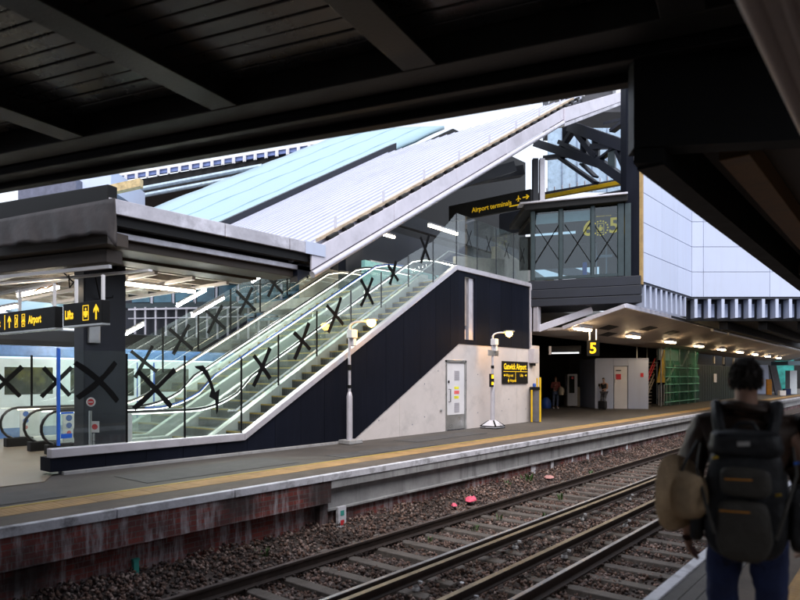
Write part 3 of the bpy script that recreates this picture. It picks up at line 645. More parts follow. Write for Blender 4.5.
for y in (11.8, ): b.tube([(XA-.2, y, .95), (XA, y, .95), (XB, y, H+.95), (XB+1.8, y, H+.95)], .024, 8)
b.build('handrail', M['steel'], st, smooth=True)
for ya, yb, x0, x1, lab, bl in ((13.05, 14.7, 5.6, 20.2, 'escalator with black handrails next to the stairs, nearer of the pair', (False, True)), (15.65, 17.1, 5.6, 20.6, 'escalator with a glowing gold outer handrail, further of the pair', (False, False))):
    e = thing('escalator', (12.7, (ya+yb)/2, 0), lab, 'escalator', 'escalators')
    steps(e, ya+.12, yb-.12, -.02, 22, XA+.1, 'step')
    balustrade(e, ya, x0, x1, 1, bl[0], 'led_dim'); balustrade(e, yb, x0, x1, -1, bl[1], 'led' if yb > 17 else 'led_dim')
    b = MB(); b.box(x0+.6, XA+.12, ya+.1, yb-.1, -.03, .02); b.build('comb_plate', M['steel'], e)
    b = MB(); b.box(x0+.1, x0+.7, ya-.12, ya+.12, 0, .22); b.build('newel_base', M['dark_steel'], e, bevel=.02); b = MB(); b.box(x0+.1, x0+.7, yb-.12, yb+.12, 0, .22); b.build('newel_base', M['dark_steel'], e, bevel=.02)
# white partitions with round blue signs between the escalators
for y, lab in ((14.95, 'white panel with round blue signs beside the nearer escalator newels'), (17.45, 'white panel with round signs at the furthest escalator newel'), (12.72, 'white upright panel at foot of the stairs with blue dots')):
    t = thing('notice_panel', (6.35, y, 0), lab, 'notice panel', 'escalator notice panels')
    b = MB(); b.box(6.15, 6.62, y-.02, y+.02, 0, .93); b.build('panel', M['white'], t, bevel=.01)
    b = MB(); f = Flat(b, (6.15, y-.02, 0), (1, 0, 0)); f.disc(.13, .77, .07); f.disc(.13, .60, .065); f.m = 1; f.disc(.13, .43, .05); b.build('round_label', [M['blue'], M['red']], t)
q = on_y(91.5, 400, 12.2); t = thing('no_entry_sign', (q.x, 12.25, 0), 'small round no entry sign on a post before the navy column', 'sign', 'no entry signs')
b = MB().tube([(q.x, 12.25, 0), (q.x, 12.25, 1.05)], .03, 8); b.build('post', M['steel'], t)
b = MB(); f = Flat(b, (q.x, 12.22, 0), (VY, -VX, 0)); f.disc(0, 1.22, .09, 20); f.m = 1; f.t = .012; f.disc(0, 1.22, .06, 18); f.m = 0; f.t = .018; f.rect(-.042, .042, 1.21, 1.23); b.build('disc', [M['white'], M['red']], t)
q = on_y(95, 424, 12.35); t = thing('warning_sign', (q.x, 12.35, 0), 'square white sign with a red disc behind the glass screen', 'sign')
b = MB().tube([(q.x, 12.4, 0), (q.x, 12.4, .6)], .02, 8); b.build('post', M['steel'], t)
b = MB(); f = Flat(b, (q.x, 12.35, 0), (VY, -VX, 0)); f.rect(-.085, .085, .62, .84); f.m = 1; f.t = .012; f.disc(0, .73, .055, 18); b.build('plate', [M['white'], M['red']], t)

# ================================================================== columns, train, hall behind
def column(px0, px1, Y, z1, label, z0=0):
    a, c = on_y(px0, 378, Y), on_y(px1, 378, Y); w_ = (c.x-a.x)
    t = thing('steel_column', ((a.x+c.x)/2, Y, z0), label, 'column', 'navy columns')
    b = MB(); b.box(a.x, c.x, Y, Y+.45, z0, z1); b.build('shaft', M['navy_steel'], t, bevel=.02); return t
t = column(84, 126, 12.5, 4.1, 'broad navy column behind the glass under the left canopy')
b = MB(); q = on_y(93.5, 333, 12.48); b.box(q.x-.11, q.x+.11, 12.42, 12.499, q.z-.2, q.z+.35); b.build('junction_box', M['steel'], t, bevel=.01)
column(346, 363, 17.7, 8.0, 'slim navy column rising behind the sloping glass, middle')
column(466, 474, 18.5, 10.5, 'thin brown navy column above the top of the stairs')
# train standing at the platform behind
tr = thing('train', (14, 21.2, -1), 'white train with a blue band standing at the platform behind', 'train')
b = MB(); prof = [(20, .0), (20, 2.35), (20.12, 2.75), (20.5, 3.1), (21.4, 3.2), (22.3, 3.1), (22.68, 2.75), (22.8, 2.35), (22.8, 0), (22.6, -.4), (20.2, -.4)]
b.prism([(-2, y, z) for y, z in prof], (30, 0, 0)); b.build('body', M['trainwhite'], tr, bevel=.03)
b = MB(); b.box(-2.01, 28.01, 19.985, 20.02, 2.30, 2.62, 0); b.box(-2.01, 28.01, 19.985, 20.02, -.2, .25, 0); b.build('stripe', mat('light_blue_band', (.10, .20, .45), .35), tr); b = MB(); b.prism([(-2.02, 19.975, 2.64), (-2.02, 20.1, 2.79), (-2.02, 20.5, 3.14), (-2.02, 21.4, 3.24), (-2.02, 21.4, 3.2), (-2.02, 20.5, 3.1), (-2.02, 20.12, 2.74), (-2.02, 20.01, 2.64)], (30.04, 0, 0)); b.build('roof', M['dark_steel'], tr)
for X in (1.2, 3.4, 6.65, 8.45, 11.2, 13.0, 14.8, 18.2, 20.2, 22.3):
    b = MB(); b.box(X, X+1.3, 19.99, 20.02, 1.2, 2.0, 0); wn = b.build('window', M['train_glass'], tr, bevel=.05)
for X in (4.9, 9.95, 16.5, 24.0):
    b = MB(); b.box(X, X+.05, 19.98, 20.02, .05, 2.2); b.box(X+.62, X+.65, 19.98, 20.02, .05, 2.2); b.box(X+1.2, X+1.25, 19.98, 20.02, .05, 2.2); b.box(X+.15, X+.52, 19.985, 20.02, 1.1, 2.0, 1); b.box(X+.75, X+1.1, 19.985, 20.02, 1.1, 2.0, 1); b.build('door', [M['blue'], M['train_glass']], tr)
b = MB()
for X in (1, 6, 18, 23): 
    for y in (20.7, 22.1): b.lathe((0, 0, 0), [(.42, 0), (.42, .12)], 18); n = 36; b.v[-n:] = [(X+vx, y+vz, -.75+vy) for vx, vy, vz in b.v[-n:]]
b.build('wheel', M['dark_steel'], tr)
b = MB(); b.tube([(-2, 20.02, 2.27), (28, 20.02, 2.27)], .03, 6); b.build('light_strip', emit('blue_white_light', (.6, .8, 1), 1.0), tr)
# ================================================================== ESCALATOR ROOF
RY0, RY1, RY2 = 10.5, 21.6, 30.0
def rz(x): return 4.78+.577*(x-9.95)
roof = thing('escalator_roof', (16, 16, 4.5), 'long sloping white ribbed metal roof over the escalators', 'roof')
X0, X1 = 9.3, 25.0
b = MB(); b.prism([(X0, RY0+.25, rz(X0)-.14), (X1, RY0+.25, rz(X1)-.14), (X1, RY0+.25, rz(X1)), (X0, RY0+.25, rz(X0))], (0, RY1-RY0-.25, 0))
for k in range(24):
    y = RY0+.5+k*.47
    if y > RY1-.1: break
    b.prism([(X0, y, rz(X0)), (X1, y, rz(X1)), (X1, y, rz(X1)+.04), (X0, y, rz(X0)+.04)], (0, .04, 0))
b.build('roof_sheet', M['roof_white'], roof)
b = MB(); b.prism([(X0+.2, RY0+.3, rz(X0)-.55), (X1, RY0+.3, rz(X1)-.55), (X1, RY0+.3, rz(X1)-.15), (X0+.2, RY0+.3, rz(X0)-.15)], (0, .25, 0)); b.prism([(X0+.2, RY0+.56, rz(X0)-.30), (X1, RY0+.56, rz(X1)-.30), (X1, RY0+.56, rz(X1)-.145), (X0+.2, RY0+.56, rz(X0)-.145)], (0, RY1-RY0-.6, 0)); b.build('soffit', M['navy_steel'], roof)
b = MB(); b.prism([(X0, RY1, rz(X0)-.3), (X1+1, RY1, rz(X1+1)-.3), (X1+1, RY1, rz(X1+1)+.30), (X0, RY1, rz(X0)+.30)], (0, .4, 0)); b.build('ridge_beam', M['navy_steel'], roof)
# eave gutter in lengths, following the slope
b = MB(); x = X0+.35
while x < 22.7:
    xe = min(x+2.9, 22.75)
    a_, c_ = x+.004, xe-.004
    b.prism([(a_, RY0, rz(a_)-.50), (c_, RY0, rz(c_)-.50), (c_, RY0, rz(c_)-.06), (a_, RY0, rz(a_)-.06)], (0, .06, 0))
    b.prism([(a_, RY0+.06, rz(a_)-.14), (c_, RY0+.06, rz(c_)-.14), (c_, RY0+.06, rz(c_)-.08), (a_, RY0+.06, rz(a_)-.08)], (0, .2, 0)); x = xe
b.build('fascia', M['eave'], roof, bevel=.01)
b = MB(); b.tube([(X0+.4, RY0+.03, rz(X0+.4)-.62), (22.75, RY0+.03, rz(22.75)-.62)], .085, 10); b.build('gutter', M['silver'], roof, smooth=True)
b = MB(); b.prism([(X0+.7, RY0+.14, rz(X0+.7)+.02), (X1-1, RY0+.14, rz(X1-1)+.02), (X1-1, RY0+.14, rz(X1-1)+.10), (X0+.7, RY0+.14, rz(X0+.7)+.10)], (0, .1, 0)); b.build('edge_board', mat('tan_edge_board', (.42, .33, .24), .7), roof)
p = None
for k in range(27):
    x = 10.25+k*.53
    if p is None:
        b = MB(); b.beam((x, RY0+.1, rz(x)-.02), (x+.3, RY0+.1, rz(x+.3)-.02), .14, .10); b.beam((x+.12, RY0+.05, rz(x)-.08), (x+.12, RY0+.05, rz(x)+.05), .06, .06); p = b.build('bracket', M['dark_steel'], roof, bevel=.02)
    else: cp(p, (k*.53, 0, k*.53*.577))
p = None
for k in range(8):
    x = 10.6+k*1.75
    if p is None: b = MB(); b.beam((x, RY0+.2, rz(x)+.1), (x, RY0+.2, rz(x)+.38), .05, .05); p = b.build('safety_post', M['silver'], roof)
    else: cp(p, (k*1.75, 0, k*1.75*.577))
# upper, flatter end of the eave
b = MB(); A, B2 = (22.75, rz(22.75)), (29.6, rz(22.75)+3.04)
b.prism([(A[0], RY0-.05, A[1]-.62), (B2[0], RY0-.05, B2[1]-.42), (B2[0], RY0-.05, B2[1]+.02), (A[0], RY0-.05, A[1]-.06)], (0, .7, 0)); b.build('upper_fascia', M['eave'], roof, bevel=.02)
b = MB(); b.beam((A[0], RY0+.1, A[1]-.72), (B2[0], RY0+.1, B2[1]-.5), .25, .14); b.build('upper_gutter', M['zinc'], roof, bevel=.02)
# pale blue membrane roof beyond the dark ridge
b = MB(); bl = lambda x, y: rz(x)-.02+.21*(y-RY1-.4)
nx, ny = 24, 8; x0b, x1b = 8.0, 31.0
vs = []; fs = []
for i in range(nx+1):
    for j in range(ny+1):
        x = x0b+(x1b-x0b)*i/nx; y = RY1+.41+(RY2-RY1-.41)*j/ny; vs.append((x, y, bl(x, y)+.06*math.sin(PI*j/ny)+.05*math.sin(PI*i/3)**2))
for i in range(nx):
    for j in range(ny): a = i*(ny+1)+j; fs.append((a, a+1, a+ny+2, a+ny+1))
b.add(vs, fs)
mr_ = thing('membrane_roof', (20, 26, 6), 'smooth pale blue membrane roof behind the dark ridge line', 'roof')
o = b.build('membrane', M['roof_blue'], mr_, smooth=True); sm = o.modifiers.new('s', 'SOLIDIFY'); sm.thickness = .2; sm.offset = -1
b = MB()
mz = lambda x, y: bl(x, y)+.06*math.sin(PI*(y-RY1-.41)/(RY2-RY1-.41))+.05*math.sin(PI*(x-x0b)/(x1b-x0b)*nx/3)**2
for y_ in (23.6, 25.7, 27.8): b.tube([(x_, y_, mz(x_, y_)+.0) for x_ in np.arange(x0b, x1b, .25)], .028, 6)
b.build('seam_strip', M['roof_blue'], mr_)
# dark boxes and beams at the upper end of the roof
def cam_box(b, px0, px1, py0, py1, t0, t1, dep, m=0):
    """upright box whose face runs from photo column px0 (distance t0) to px1 (distance t1)"""
    a0, a1 = on_depth(px0, py1, t0), on_depth(px0, py0, t0); c0, c1 = on_depth(px1, py1, t1), on_depth(px1, py0, t1)
    z0, z1 = (a0.z+c0.z)/2, (a1.z+c1.z)/2; back = Vector((VX, VY, 0))*dep
    b.prism([(a0.x, a0.y, z0), (c0.x, c0.y, z0), (c0.x, c0.y, z1), (a0.x, a0.y, z1)], back, m)
b = MB(); cam_box(b, 560, 636, 60, 112, 33, 33, 4)
t = thing('rooftop_plant_room', on_depth(590, 112, 33), 'dark flat panelled box above the top of the white roof', 'plant room'); b.build('box', mat('slate_panel', (.05, .052, .065), .6), t)
b = MB(); cam_box(b, 616, 640, 84, 93, 32.5, 32.5, 3); cam_box(b, 553, 585, 88, 96, 32.5, 32.5, 1); b.build('white_edge', M['white'], t)

# ================================================================== LEFT PLATFORM CANOPY
can = thing('platform_canopy', (6.5, 13, 4), 'left platform canopy with silver edge fascia and draped grey sheet', 'canopy')
cx0, cx1 = 5.05, 10.05
b = MB()
for xa, xb in ((cx0, 7.35), (7.36, 9.0), (9.01, cx1)): b.box(xa, xb, RY0-.02, RY0+.04, 4.46, 4.72)
b.build('fascia', M['zinc'], can, bevel=.012)
b = MB(); b.box(cx1-.6, cx1+.01, RY0-.035, RY0-.022, 4.45, 4.73); b.build('white_end_panel', M['cladwhite'], can, bevel=.005)
b = MB(); b.box(cx0, cx1-.1, RY0+.30, RY0+.36, 4.13, 4.24); b.build('lower_gutter', M['zinc'], can, bevel=.01)
b = MB(); b.box(cx0+.1, cx1-.3, RY0+.38, 20, 4.24, 4.36); b.box(cx0+.1, cx1-.2, RY0+.1, RY0+.29, 4.3, 4.5); b.box(cx0, cx1-.6, RY0+.1, 20, 4.60, 4.72); b.build('deck', M['dark_steel'], can)
b = MB(); b.box(cx0+.1, cx1-.5, RY0+.45, RY0+1.2, 3.98, 4.22); b.box(cx0+.1, cx1-.9, RY0+1.3, RY0+1.9, 3.94, 4.2); b.build('brown_board', M['brown'], can, bevel=.01)
# end face: dark edge beam, brown boards, hung sheet
e0 = Vector((5.03, 10.5, 0)); ed = Vector((-.27, .963, 0)).normalized()
def E(s, z, d=0): q = e0+ed*s+Vector((-ed.y, ed.x, 0))*d; return Vector((q.x, q.y, z))
def ebox(b, s0, s1, z0, z1, d0, d1, m=0): b.prism([E(s0, z0, d0), E(s1, z0, d0), E(s1, z1, d0), E(s0, z1, d0)], E(0, 0, d1)-E(0, 0, d0), m)
b = MB(); ebox(b, -.02, 9, 4.62, 4.94, .0, -.2); ebox(b, .1, 9, 4.35, 4.62, -.08, -.3); b.build('end_beam', M['black'], can, bevel=.02)
b = MB(); ebox(b, .05, 9, 3.95, 4.18, -.05, -.5); ebox(b, .3, 9, 3.70, 3.93, -.25, -.6); b.build('end_board', M['brown'], can, bevel=.01)
b = MB(); ebox(b, .3, 9, 3.60, 3.66, -.3, -.36); ebox(b, .0, 9, 3.62, 3.66, -.9, -1.0); b.build('light_rail', M['white'], can)
# plastic sheet, rippled
vs, fs = [], []; n, mz = 60, 8
for i in range(n+1):
    s = -.25+i*.055
    for j in range(mz+1):
        v = j/mz; zt = 4.66-.02*s; zl = 4.06+.022*math.sin(s*4)+.012*math.sin(s*11)+(-.22 if i < 4 else 0)*(1-i/4)
        r = (.025*math.sin(s*7+1.3*v)+.015*math.sin(s*17+v*5))*v+.02
        vs.append(E(s-(.12*v if i < 5 else 0), zt+(zl-zt)*v, .04+r+.08*v))
for i in range(n):
    for j in range(mz): a = i*(mz+1)+j; fs.append((a, a+1, a+mz+2, a+mz+1))
b = MB().add(vs, fs); o = b.build('plastic_sheet', M['sheet'], can, smooth=True); sm = o.modifiers.new('s', 'SOLIDIFY'); sm.thickness = .006
# joists and pale battens under the canopy
p = None
for k in range(9):
    y = RY0+2.1+k*.95
    if p is None: b = MB(); b.box(5.0, 9.3, y, y+.16, 3.96, 4.2); p = b.build('joist', mat('pale_joist', (.46, .42, .38), .6), can, bevel=.01)
    else: cp(p, (-.25*k*.3, .95*k, 0))
b = MB()
for x in (5.2, 6.1, 7.0, 7.9, 8.8): b.box(x, x+.08, RY0+2.0, 20, 3.88, 3.955)
b.build('batten', M['white'], can)
b = MB()
for pth in ([(5.0, 11.9, 3.55), (5.1, 12.1, 3.35), (5.3, 12.4, 3.5), (5.2, 12.7, 3.75), (5.5, 13.2, 3.8)], [(5.6, 12.2, 3.7), (5.8, 12.4, 3.25), (6.1, 12.5, 3.3), (6.2, 12.6, 3.75)]): b.tube(pth, .013, 6)
b.build('cable', M['black'], can)
b = MB(); b.tube([(5.2, 12.9, 3.52), (5.15, 13.3, 3.44), (5.2, 13.6, 3.5), (5.1, 13.8, 3.42)], .018, 6); b.build('orange_cable', M['orange'], can)
# strip lights under it
def striplight(a, c, label, m='tube_w', grp='strip lights under the left canopy', r=.035):
    a, c = Vector(a), Vector(c); t = thing('strip_light', (a+c)/2, label, 'light', grp)
    b = MB(); b.beam(a+Vector((0, 0, .07)), c+Vector((0, 0, .07)), .11, .06); b.build('housing', M['white'], t)
    b = MB(); b.tube([a, c], r, 8); b.build('tube', M[m], t, smooth=True); return t
striplight((6.43, 13.75, 3.80), (8.76, 13.75, 3.80), 'long glowing strip light right of the hanging signs')
striplight((5.38, 15.35, 3.5), (5.40, 13.35, 3.5), 'glowing strip light above the Airport sign')
striplight((6.0, 21.0, 3.45), (6.0, 17.2, 3.45), 'glowing strip light at the far left, partly behind the sign')
# hanging signs
def hangsign(px0, px1, pyt, pyb, t0, t1, draw, label, posts):
    a, c = on_depth(px0, pyb[0], t0), on_depth(px1, pyb[1], t1); zlo = (a.z+c.z)/2; at_ = on_depth(px0, pyt[0], t0); zhi = (at_.z + on_depth(px1, pyt[1], t1).z)/2
    a.z = c.z = zlo; d = (c-a).normalized(); w_ = (c-a).length; nrm = d.cross(Vector((0, 0, 1)))
    t = thing('hanging_sign', (a+c)/2, label, 'sign', 'hanging direction signs')
    b = MB(); b.prism([a, c, c+Vector((0, 0, zhi-zlo)), a+Vector((0, 0, zhi-zlo))], -nrm*.14); b.build('sign_board', M['black'], t, bevel=.008)
    b = MB(); draw(b, a, d, w_, zhi-zlo); b.build('lettering', M['signtext'], t)
    for u in posts: b = MB(); q = a+d*(w_*u)-nrm*.07; b.beam(q+Vector((0, 0, zhi-zlo)), q+Vector((0, 0, zhi-zlo+.42)), .045, .045); b.build('hanger', M['white'], t)
    b = MB(); b.prism([a+Vector((0, 0, -.035)), c+Vector((0, 0, -.035)), c+Vector((0, 0, -.003)), a+Vector((0, 0, -.003))], -nrm*.14); b.build('lower_trim', M['steel'], t)
    return t
def lift_icon(f, u, w, s):
    f.ring(u-.36*s, u+.36*s, w-.5*s, w+.5*s, .05*s); f.rect(u-.14*s, u+.14*s, w-.3*s, w+.12*s); f.disc(u, w+.24*s, .09*s, 10); f.rect(u-.24*s, u-.17*s, w-.18*s, w+.1*s); f.rect(u+.17*s, u+.24*s, w-.18*s, w+.1*s)
def draw_air(b, a, d, w_, h):
    f = Flat(b, a, d); th = h*.52
    text_mesh(b, 'xit', th, a+Vector((0, 0, h*.30)), d, align='LEFT', bold=.008, sx=.8)
    f.rect(w_*.145, w_*.155, h*.12, h*.88); f.arrow(w_*.235, h*.5, h*.62)
    for u, ang in ((w_*.36, 0), (w_*.485, 1)):
        f.ring(u-.17*h, u+.17*h, h*.18, h*.82, .035*h)
        if ang: f.plane_icon(u, h*.5, h*.46)
        else: f.poly([(u-.1*h, h*.3), (u+.02*h, h*.3), (u+.11*h, h*.62), (u+.02*h, h*.62)]); f.disc(u-.04*h, h*.66, .05*h, 10)
    text_mesh(b, 'Airport', th, a+d*(w_*.575)+Vector((0, 0, h*.32)), d, bold=.009, sx=.82)
def draw_lift(b, a, d, w_, h):
    f = Flat(b, a, d); text_mesh(b, 'Lifts', h*.54, a+d*(w_*.06)+Vector((0, 0, h*.30)), d, bold=.009, sx=.82)
    lift_icon(f, w_*.60, h*.5, h*.68); f.arrow(w_*.86, h*.5, h*.68)
hangsign(-3, 55, (314, 306), (333, 327), 12.4, 11.05, draw_air, 'black hanging sign with yellow Airport lettering and arrow', (.35, .93))
hangsign(63, 102, (305, 299), (326, 322.5), 10.95, 10.25, draw_lift, 'black hanging sign with yellow Lifts lettering and up arrow', (.25, .93))

# ================================================================== BACKGROUND BUILDING BEHIND THE ESCALATORS
bb = thing('footbridge_building', on_depth(220, 345, 36), 'dark blue glazed footbridge building with white balusters behind the escalators', 'building')
def cb(name, m, args, parent=bb, bevel=0):
    b = MB()
    for a in args: cam_box(b, *a)
    return b.build(name, m, parent, bevel=bevel)
cb('wall', M['navy_steel'], [(122, 360, 262, 346, 37.6, 35.2, 3)])
cb('sill_beam', M['teal'], [(122, 360, 301, 306, 37.4, 35.0, .2), (122, 360, 280, 285, 37.4, 35.0, .2), (122, 360, 338, 341, 37.3, 34.9, .2)])
for k in range(11):
    x0 = 132+k*21.6
    f_ = lambda px: 37.4-2.4*(px-122)/238
    wv = cb('window', M['blue_glass'], [(x0, x0+17.5, 284, 302.3, f_(x0), f_(x0+17.5), .1)])
    cb('mullion', M['silver'], [(x0+17.9, x0+20.6, 284, 303.5, f_(x0)-.1, f_(x0+20)-.1, .15)], wv)
for k in range(22):
    x0 = 134+k*10.3
    cb('baluster', M['silver'], [(x0, x0+1.8, 307, 339, f_(x0)-.2, f_(x0)-.2, .1)])
cb('rail', M['silver'], [(128, 358, 306.2, 308, 37.1, 34.7, .1), (128, 358, 316, 317, 37.1, 34.7, .1)])
# blue-white tubes and slabs right of it
t = thing('blue_tube_frame', on_depth(290, 330, 27), 'tiers of pale blue tubes behind the middle escalator', 'frame')
for k, py in enumerate((293, 300, 304.5, 313, 318)):
    b = MB(); b.tube([on_depth(236+k*3, py+2, 30), on_depth(340, py-2, 28)], .07, 8); b.build('tube', mat('pale_blue_tube', (.25, .42, .58), .35, metal=.3), t, smooth=True)
for px in (255, 277, 289, 303, 325):
    b = MB(); b.beam(on_depth(px, 328, 29.4), on_depth(px, 282, 29.4), .1, .1); b.build('post', M['teal'], t)
# pitched dark roof with row of blue louvres, far behind the canopy
t = thing('rooftop_railing', on_depth(230, 165, 42), 'white posted rooftop parapet with blue infill beyond the canopy', 'railing')
b = MB(); cam_box(b, 150, 330, 152.5, 160, 44, 40, .3); b.v = b.v
def line_box(b, p0, p1, hpx, t0, t1, dep, m=0):
    a, c = on_depth(p0[0], p0[1], t0), on_depth(p1[0], p1[1], t1); h0 = hpx*t0/F; h1 = hpx*t1/F; bk = Vector((VX, VY, 0))*dep
    b.prism([a-Vector((0, 0, h0)), c-Vector((0, 0, h1)), c, a], bk, m)
b = MB(); line_box(b, (100, 178), (345, 138.5), 5.2, 44, 42, .2); b.build('infill', mat('blue_infill', (.16, .22, .48), .5), t)
b = MB(); line_box(b, (100, 177), (345, 137.3), 2., 43.9, 41.9, .2); b.build('top_rail', M['white'], t)
for k in range(23):
    b = MB(); px = 104+k*10.8; py = 178-(px-100)*39.5/245; tt = 43.8-2*(px-100)/245
    a = on_depth(px, py, tt); b.beam(a-Vector((0, 0, 7*tt/F)), a, .2, .12); b.build('post', M['white'], t)
b = MB(); line_box(b, (95, 187), (345, 143.5), 16, 44.2, 42.2, 6); b.build('roof_edge', M['dark_steel'], t)
for k, (y0, y1) in enumerate(((187, 166), (194, 173))):
    b = MB(); b.tube([on_depth(130, y0+4, 38), on_depth(262, y1, 37)], .13, 8); b.build('pipe', mat('blue_white_pipe', (.42, .52, .62), .35, metal=.3), t, smooth=True)
b = MB(); cam_box(b, -60, 76, 176, 215, 30, 29, 3)
b2 = MB(); line_box(b2, (-60, 189), (77, 189), 30, 30, 29, 4, 0)
t = thing('low_rooftop', on_depth(40, 200, 29), 'grey and white flat rooftop beyond the canopy, far left', 'rooftop')
b = MB(); line_box(b, (18, 190), (76, 178), 26, 30, 29, 4); b.build('grey_panel', mat('blue_grey_panel', (.12, .125, .18), .6), t)
b = MB(); line_box(b, (76, 176), (111, 168), 22, 29.5, 30, 4); b.build('white_panel', M['cladwhite'], t)
b = MB(); line_box(b, (104, 186), (140, 178), 8, 24, 24, .3); b.build('yellow_insulation', mat('yellow_insulation', (.5, .38, .2), .8, var=.4, scale=6), t)

# ================================================================== UPPER CONCOURSE
t = thing('airport_terminals_sign', (22.6, 13.8, 8.5), 'long dark overhead sign with yellow Airport terminals lettering', 'sign')
b = MB(); b.box(22.6, 22.75, 11.84, 15.8, 8.50, 9.2); b.build('sign_board', M['dark_steel'], t)
b = MB(); o0 = Vector((22.6, 14.6, 8.72)); text_mesh(b, 'Airport terminals', .285, o0, (0, -1, 0), sx=.95, bold=.005)
f = Flat(b, (22.6, 15.8, 8.5), (0, -1, 0)); f.plane_icon(3.42, .42, .26); f.arrow(3.76, .42, .3, -PI/2)
f.rect(3.0, 3.8, .14, .19)
b.build('lettering', M['signtext_dim'], t)
hall = thing('concourse_hall', (24, 18, 4.88), 'upper concourse hall behind the glass with grey walls and dark trusses', 'building')
b = MB(); b.box(XE+1, 60, BY+.2, 26, 4.5, 4.88); b.build('floor', M['grey_wall'], hall)
b = MB(); b.prism([(24.5, 14.5, 4.88), (36, 14.5, 4.88), (36, 14.5, 5.6), (24.5, 14.5, 7.6)], (0, .3, 0)); b.prism([(20.6, 14.0, 4.88), (24.3, 14.0, 4.88), (24.3, 14.0, 6.9), (20.6, 14.0, 6.5)], (0, .2, 0)); b.build('sloping_wall', M['grey_wall'], hall)
b = MB(); b.box(19, 40, 20.5, 20.8, 4.88, 6.6); b.box(17.5, 19, 19.5, 19.8, 4.88, 7.0); b.build('back_wall', M['tan'], hall)
b = MB(); b.prism([(21, 21.35, 4.9), (40, 21.35, 4.9), (40, 21.35, rz(31)), (31, 21.35, rz(31)-.35), (21, 21.35, rz(21)-.35)], (0, .2, 0)); b.build('rear_wall', M['dark_steel'], hall); b = MB(); b.box(19.2, 38, 21.05, 21.25, 7.5, 9.3); b.box(19.6, 45, 18, 18.3, 8.6, 9.2); b.build('dark_beam', M['navy_steel'], hall)
b = MB(); b.beam((19.2, 16.6, 9.1), (24, 13, 10.5), .5, .4); b.beam((17.0, 15, 7.8), (22.5, 12.6, 10.2), .4, .4); b.beam((15.5, 18.5, 7.2), (19, 18.5, 9.2), .9, .5); b.build('brace', M['navy_steel'], hall)
b = MB(); b.box(18.5, 24, 17.0, 17.2, 4.9, 6.4); b.build('blue_panel', mat('pale_blue_panel', (.3, .62, .68), .3), hall)
for i, (a, c) in enumerate((((18.2, 13.6, 7.2), (20.0, 13.6, 7.2)), ((18.0, 16.4, 7.4), (19.6, 16.4, 7.4)), ((24.5, 17.5, 7.2), (26, 17.5, 7.2)), ((21, 19, 6.9), (23, 19, 6.9)))):
    striplight(a, c, ['warm strip light above the top of the nearer escalator', 'warm strip light above the top of the further escalator', 'small warm strip light deep inside the upper hall', 'warm strip light at the back of the upper hall'][i], 'tube_w', 'strip lights of the upper hall', .05)
# sloping strip lights over the escalators
for i, (Y, x0, x1, off) in enumerate(((15.2, 9.6, 10.6, 2.75), (15.2, 11.6, 12.6, 2.75), (15.2, 13.6, 14.6, 2.75), (17.6, 8.5, 9.5, 2.7), (17.6, 10.6, 11.6, 2.7), (17.6, 12.8, 13.8, 2.7))):
    za, zc = (x0-XA)*SL+off, (x1-XA)*SL+off
    striplight((x0, Y, za), (x1, Y, zc), ['lowest', 'middle', 'uppermost'][i % 3]+' sloping strip light over the '+('nearer' if i < 3 else 'further')+' escalator', 'tube_g', 'sloping strip lights over the escalators', .04)

# glazed lobby with the platform numbers
KL, KR = (530, 24.3), (641, 22.9)
def kt(px): return KL[1]+(KR[1]-KL[1])*(px-KL[0])/(KR[0]-KL[0])
def kz(z, px=585): return 378-(z-CAMZ)*F/kt(px)
kio = thing('glazed_lobby', on_depth(580, 290, 23.6), 'glass fronted lobby on a navy beam with yellow platform numbers inside', 'lobby')
def kbox(name, m, L, parent=kio, bevel=0):
    b = MB()
    for px0, px1, z0, z1, d0, dep in L:
        a, c = on_depth(px0, 378, kt(px0)+d0), on_depth(px1, 378, kt(px1)+d0)
        b.prism([(a.x, a.y, z0), (c.x, c.y, z0), (c.x, c.y, z1), (a.x, a.y, z1)], Vector((VX, VY, 0))*dep)
    return b.build(name, m, parent, bevel=bevel)
kbox('base_beam', M['navy_steel'], [(529, 641, 5.08, 5.42, -.05, .5), (529, 642, 4.72, 5.06, -.12, .5), (529, 642, 4.42, 4.70, -.12, .6), (529, 641, 4.46, 5.3, .0, 3.)], bevel=.015)
kbox('roof', M['dark_steel'], [(524, 628, 8.12, 8.34, -.25, 3.2)], bevel=.02)
kbox('roof_edge', M['silver'], [(520, 628, 8.35, 8.42, -.35, .6)], bevel=.01)
for a, c in ((531, 535), (559, 563), (591, 595), (618, 624)): kbox('mullion', M['teal'], [(a, c, 5.43, 8.11, -.06, .14)], bevel=.01)
kbox('mullion', M['teal'], [(535.3, 617.7, 5.44, 5.55, -.04, .1)])
for i, (a, c) in enumerate(((535.2, 558.8), (563.2, 590.8), (595.2, 617.8))):
    pn = kbox('glass_pane', M['glass_dark'], [(a, c, 5.56, 8.1, .02, .02)])
    b = MB(); m_ = (a+c)/2; q = on_depth(m_+.5, 243, kt(m_)-.03); d = (on_depth(c, 378, kt(c))-on_depth(a, 378, kt(a))).normalized()
    for s_ in (1, -1):
        dd = (d*.62+Vector((0, 0, s_*.98))); b.beam(q-dd*.75, q+dd*.75, .01, .03, up=d.cross(Vector((0, 0, 1))).cross(dd))
    b.build('tape_cross', M['tape'], pn)
    if i < 2: kbox('blind', M['lane_white'], [(a+.8, c-.8, 7.62, 8.0, .08, .03)], pn)
b = MB(); xd = (on_depth(625, 378, kt(625))-on_depth(535, 378, kt(535))).normalized(); up = Vector((0, 0, 1))
kb = kbox('number_board', M['black'], [(576, 622, 6.9, 8.1, .7, .06)])
tb = MB()
def kp(px, z, d): q = on_depth(px, 378, kt(px)+d); return Vector((q.x, q.y, z))
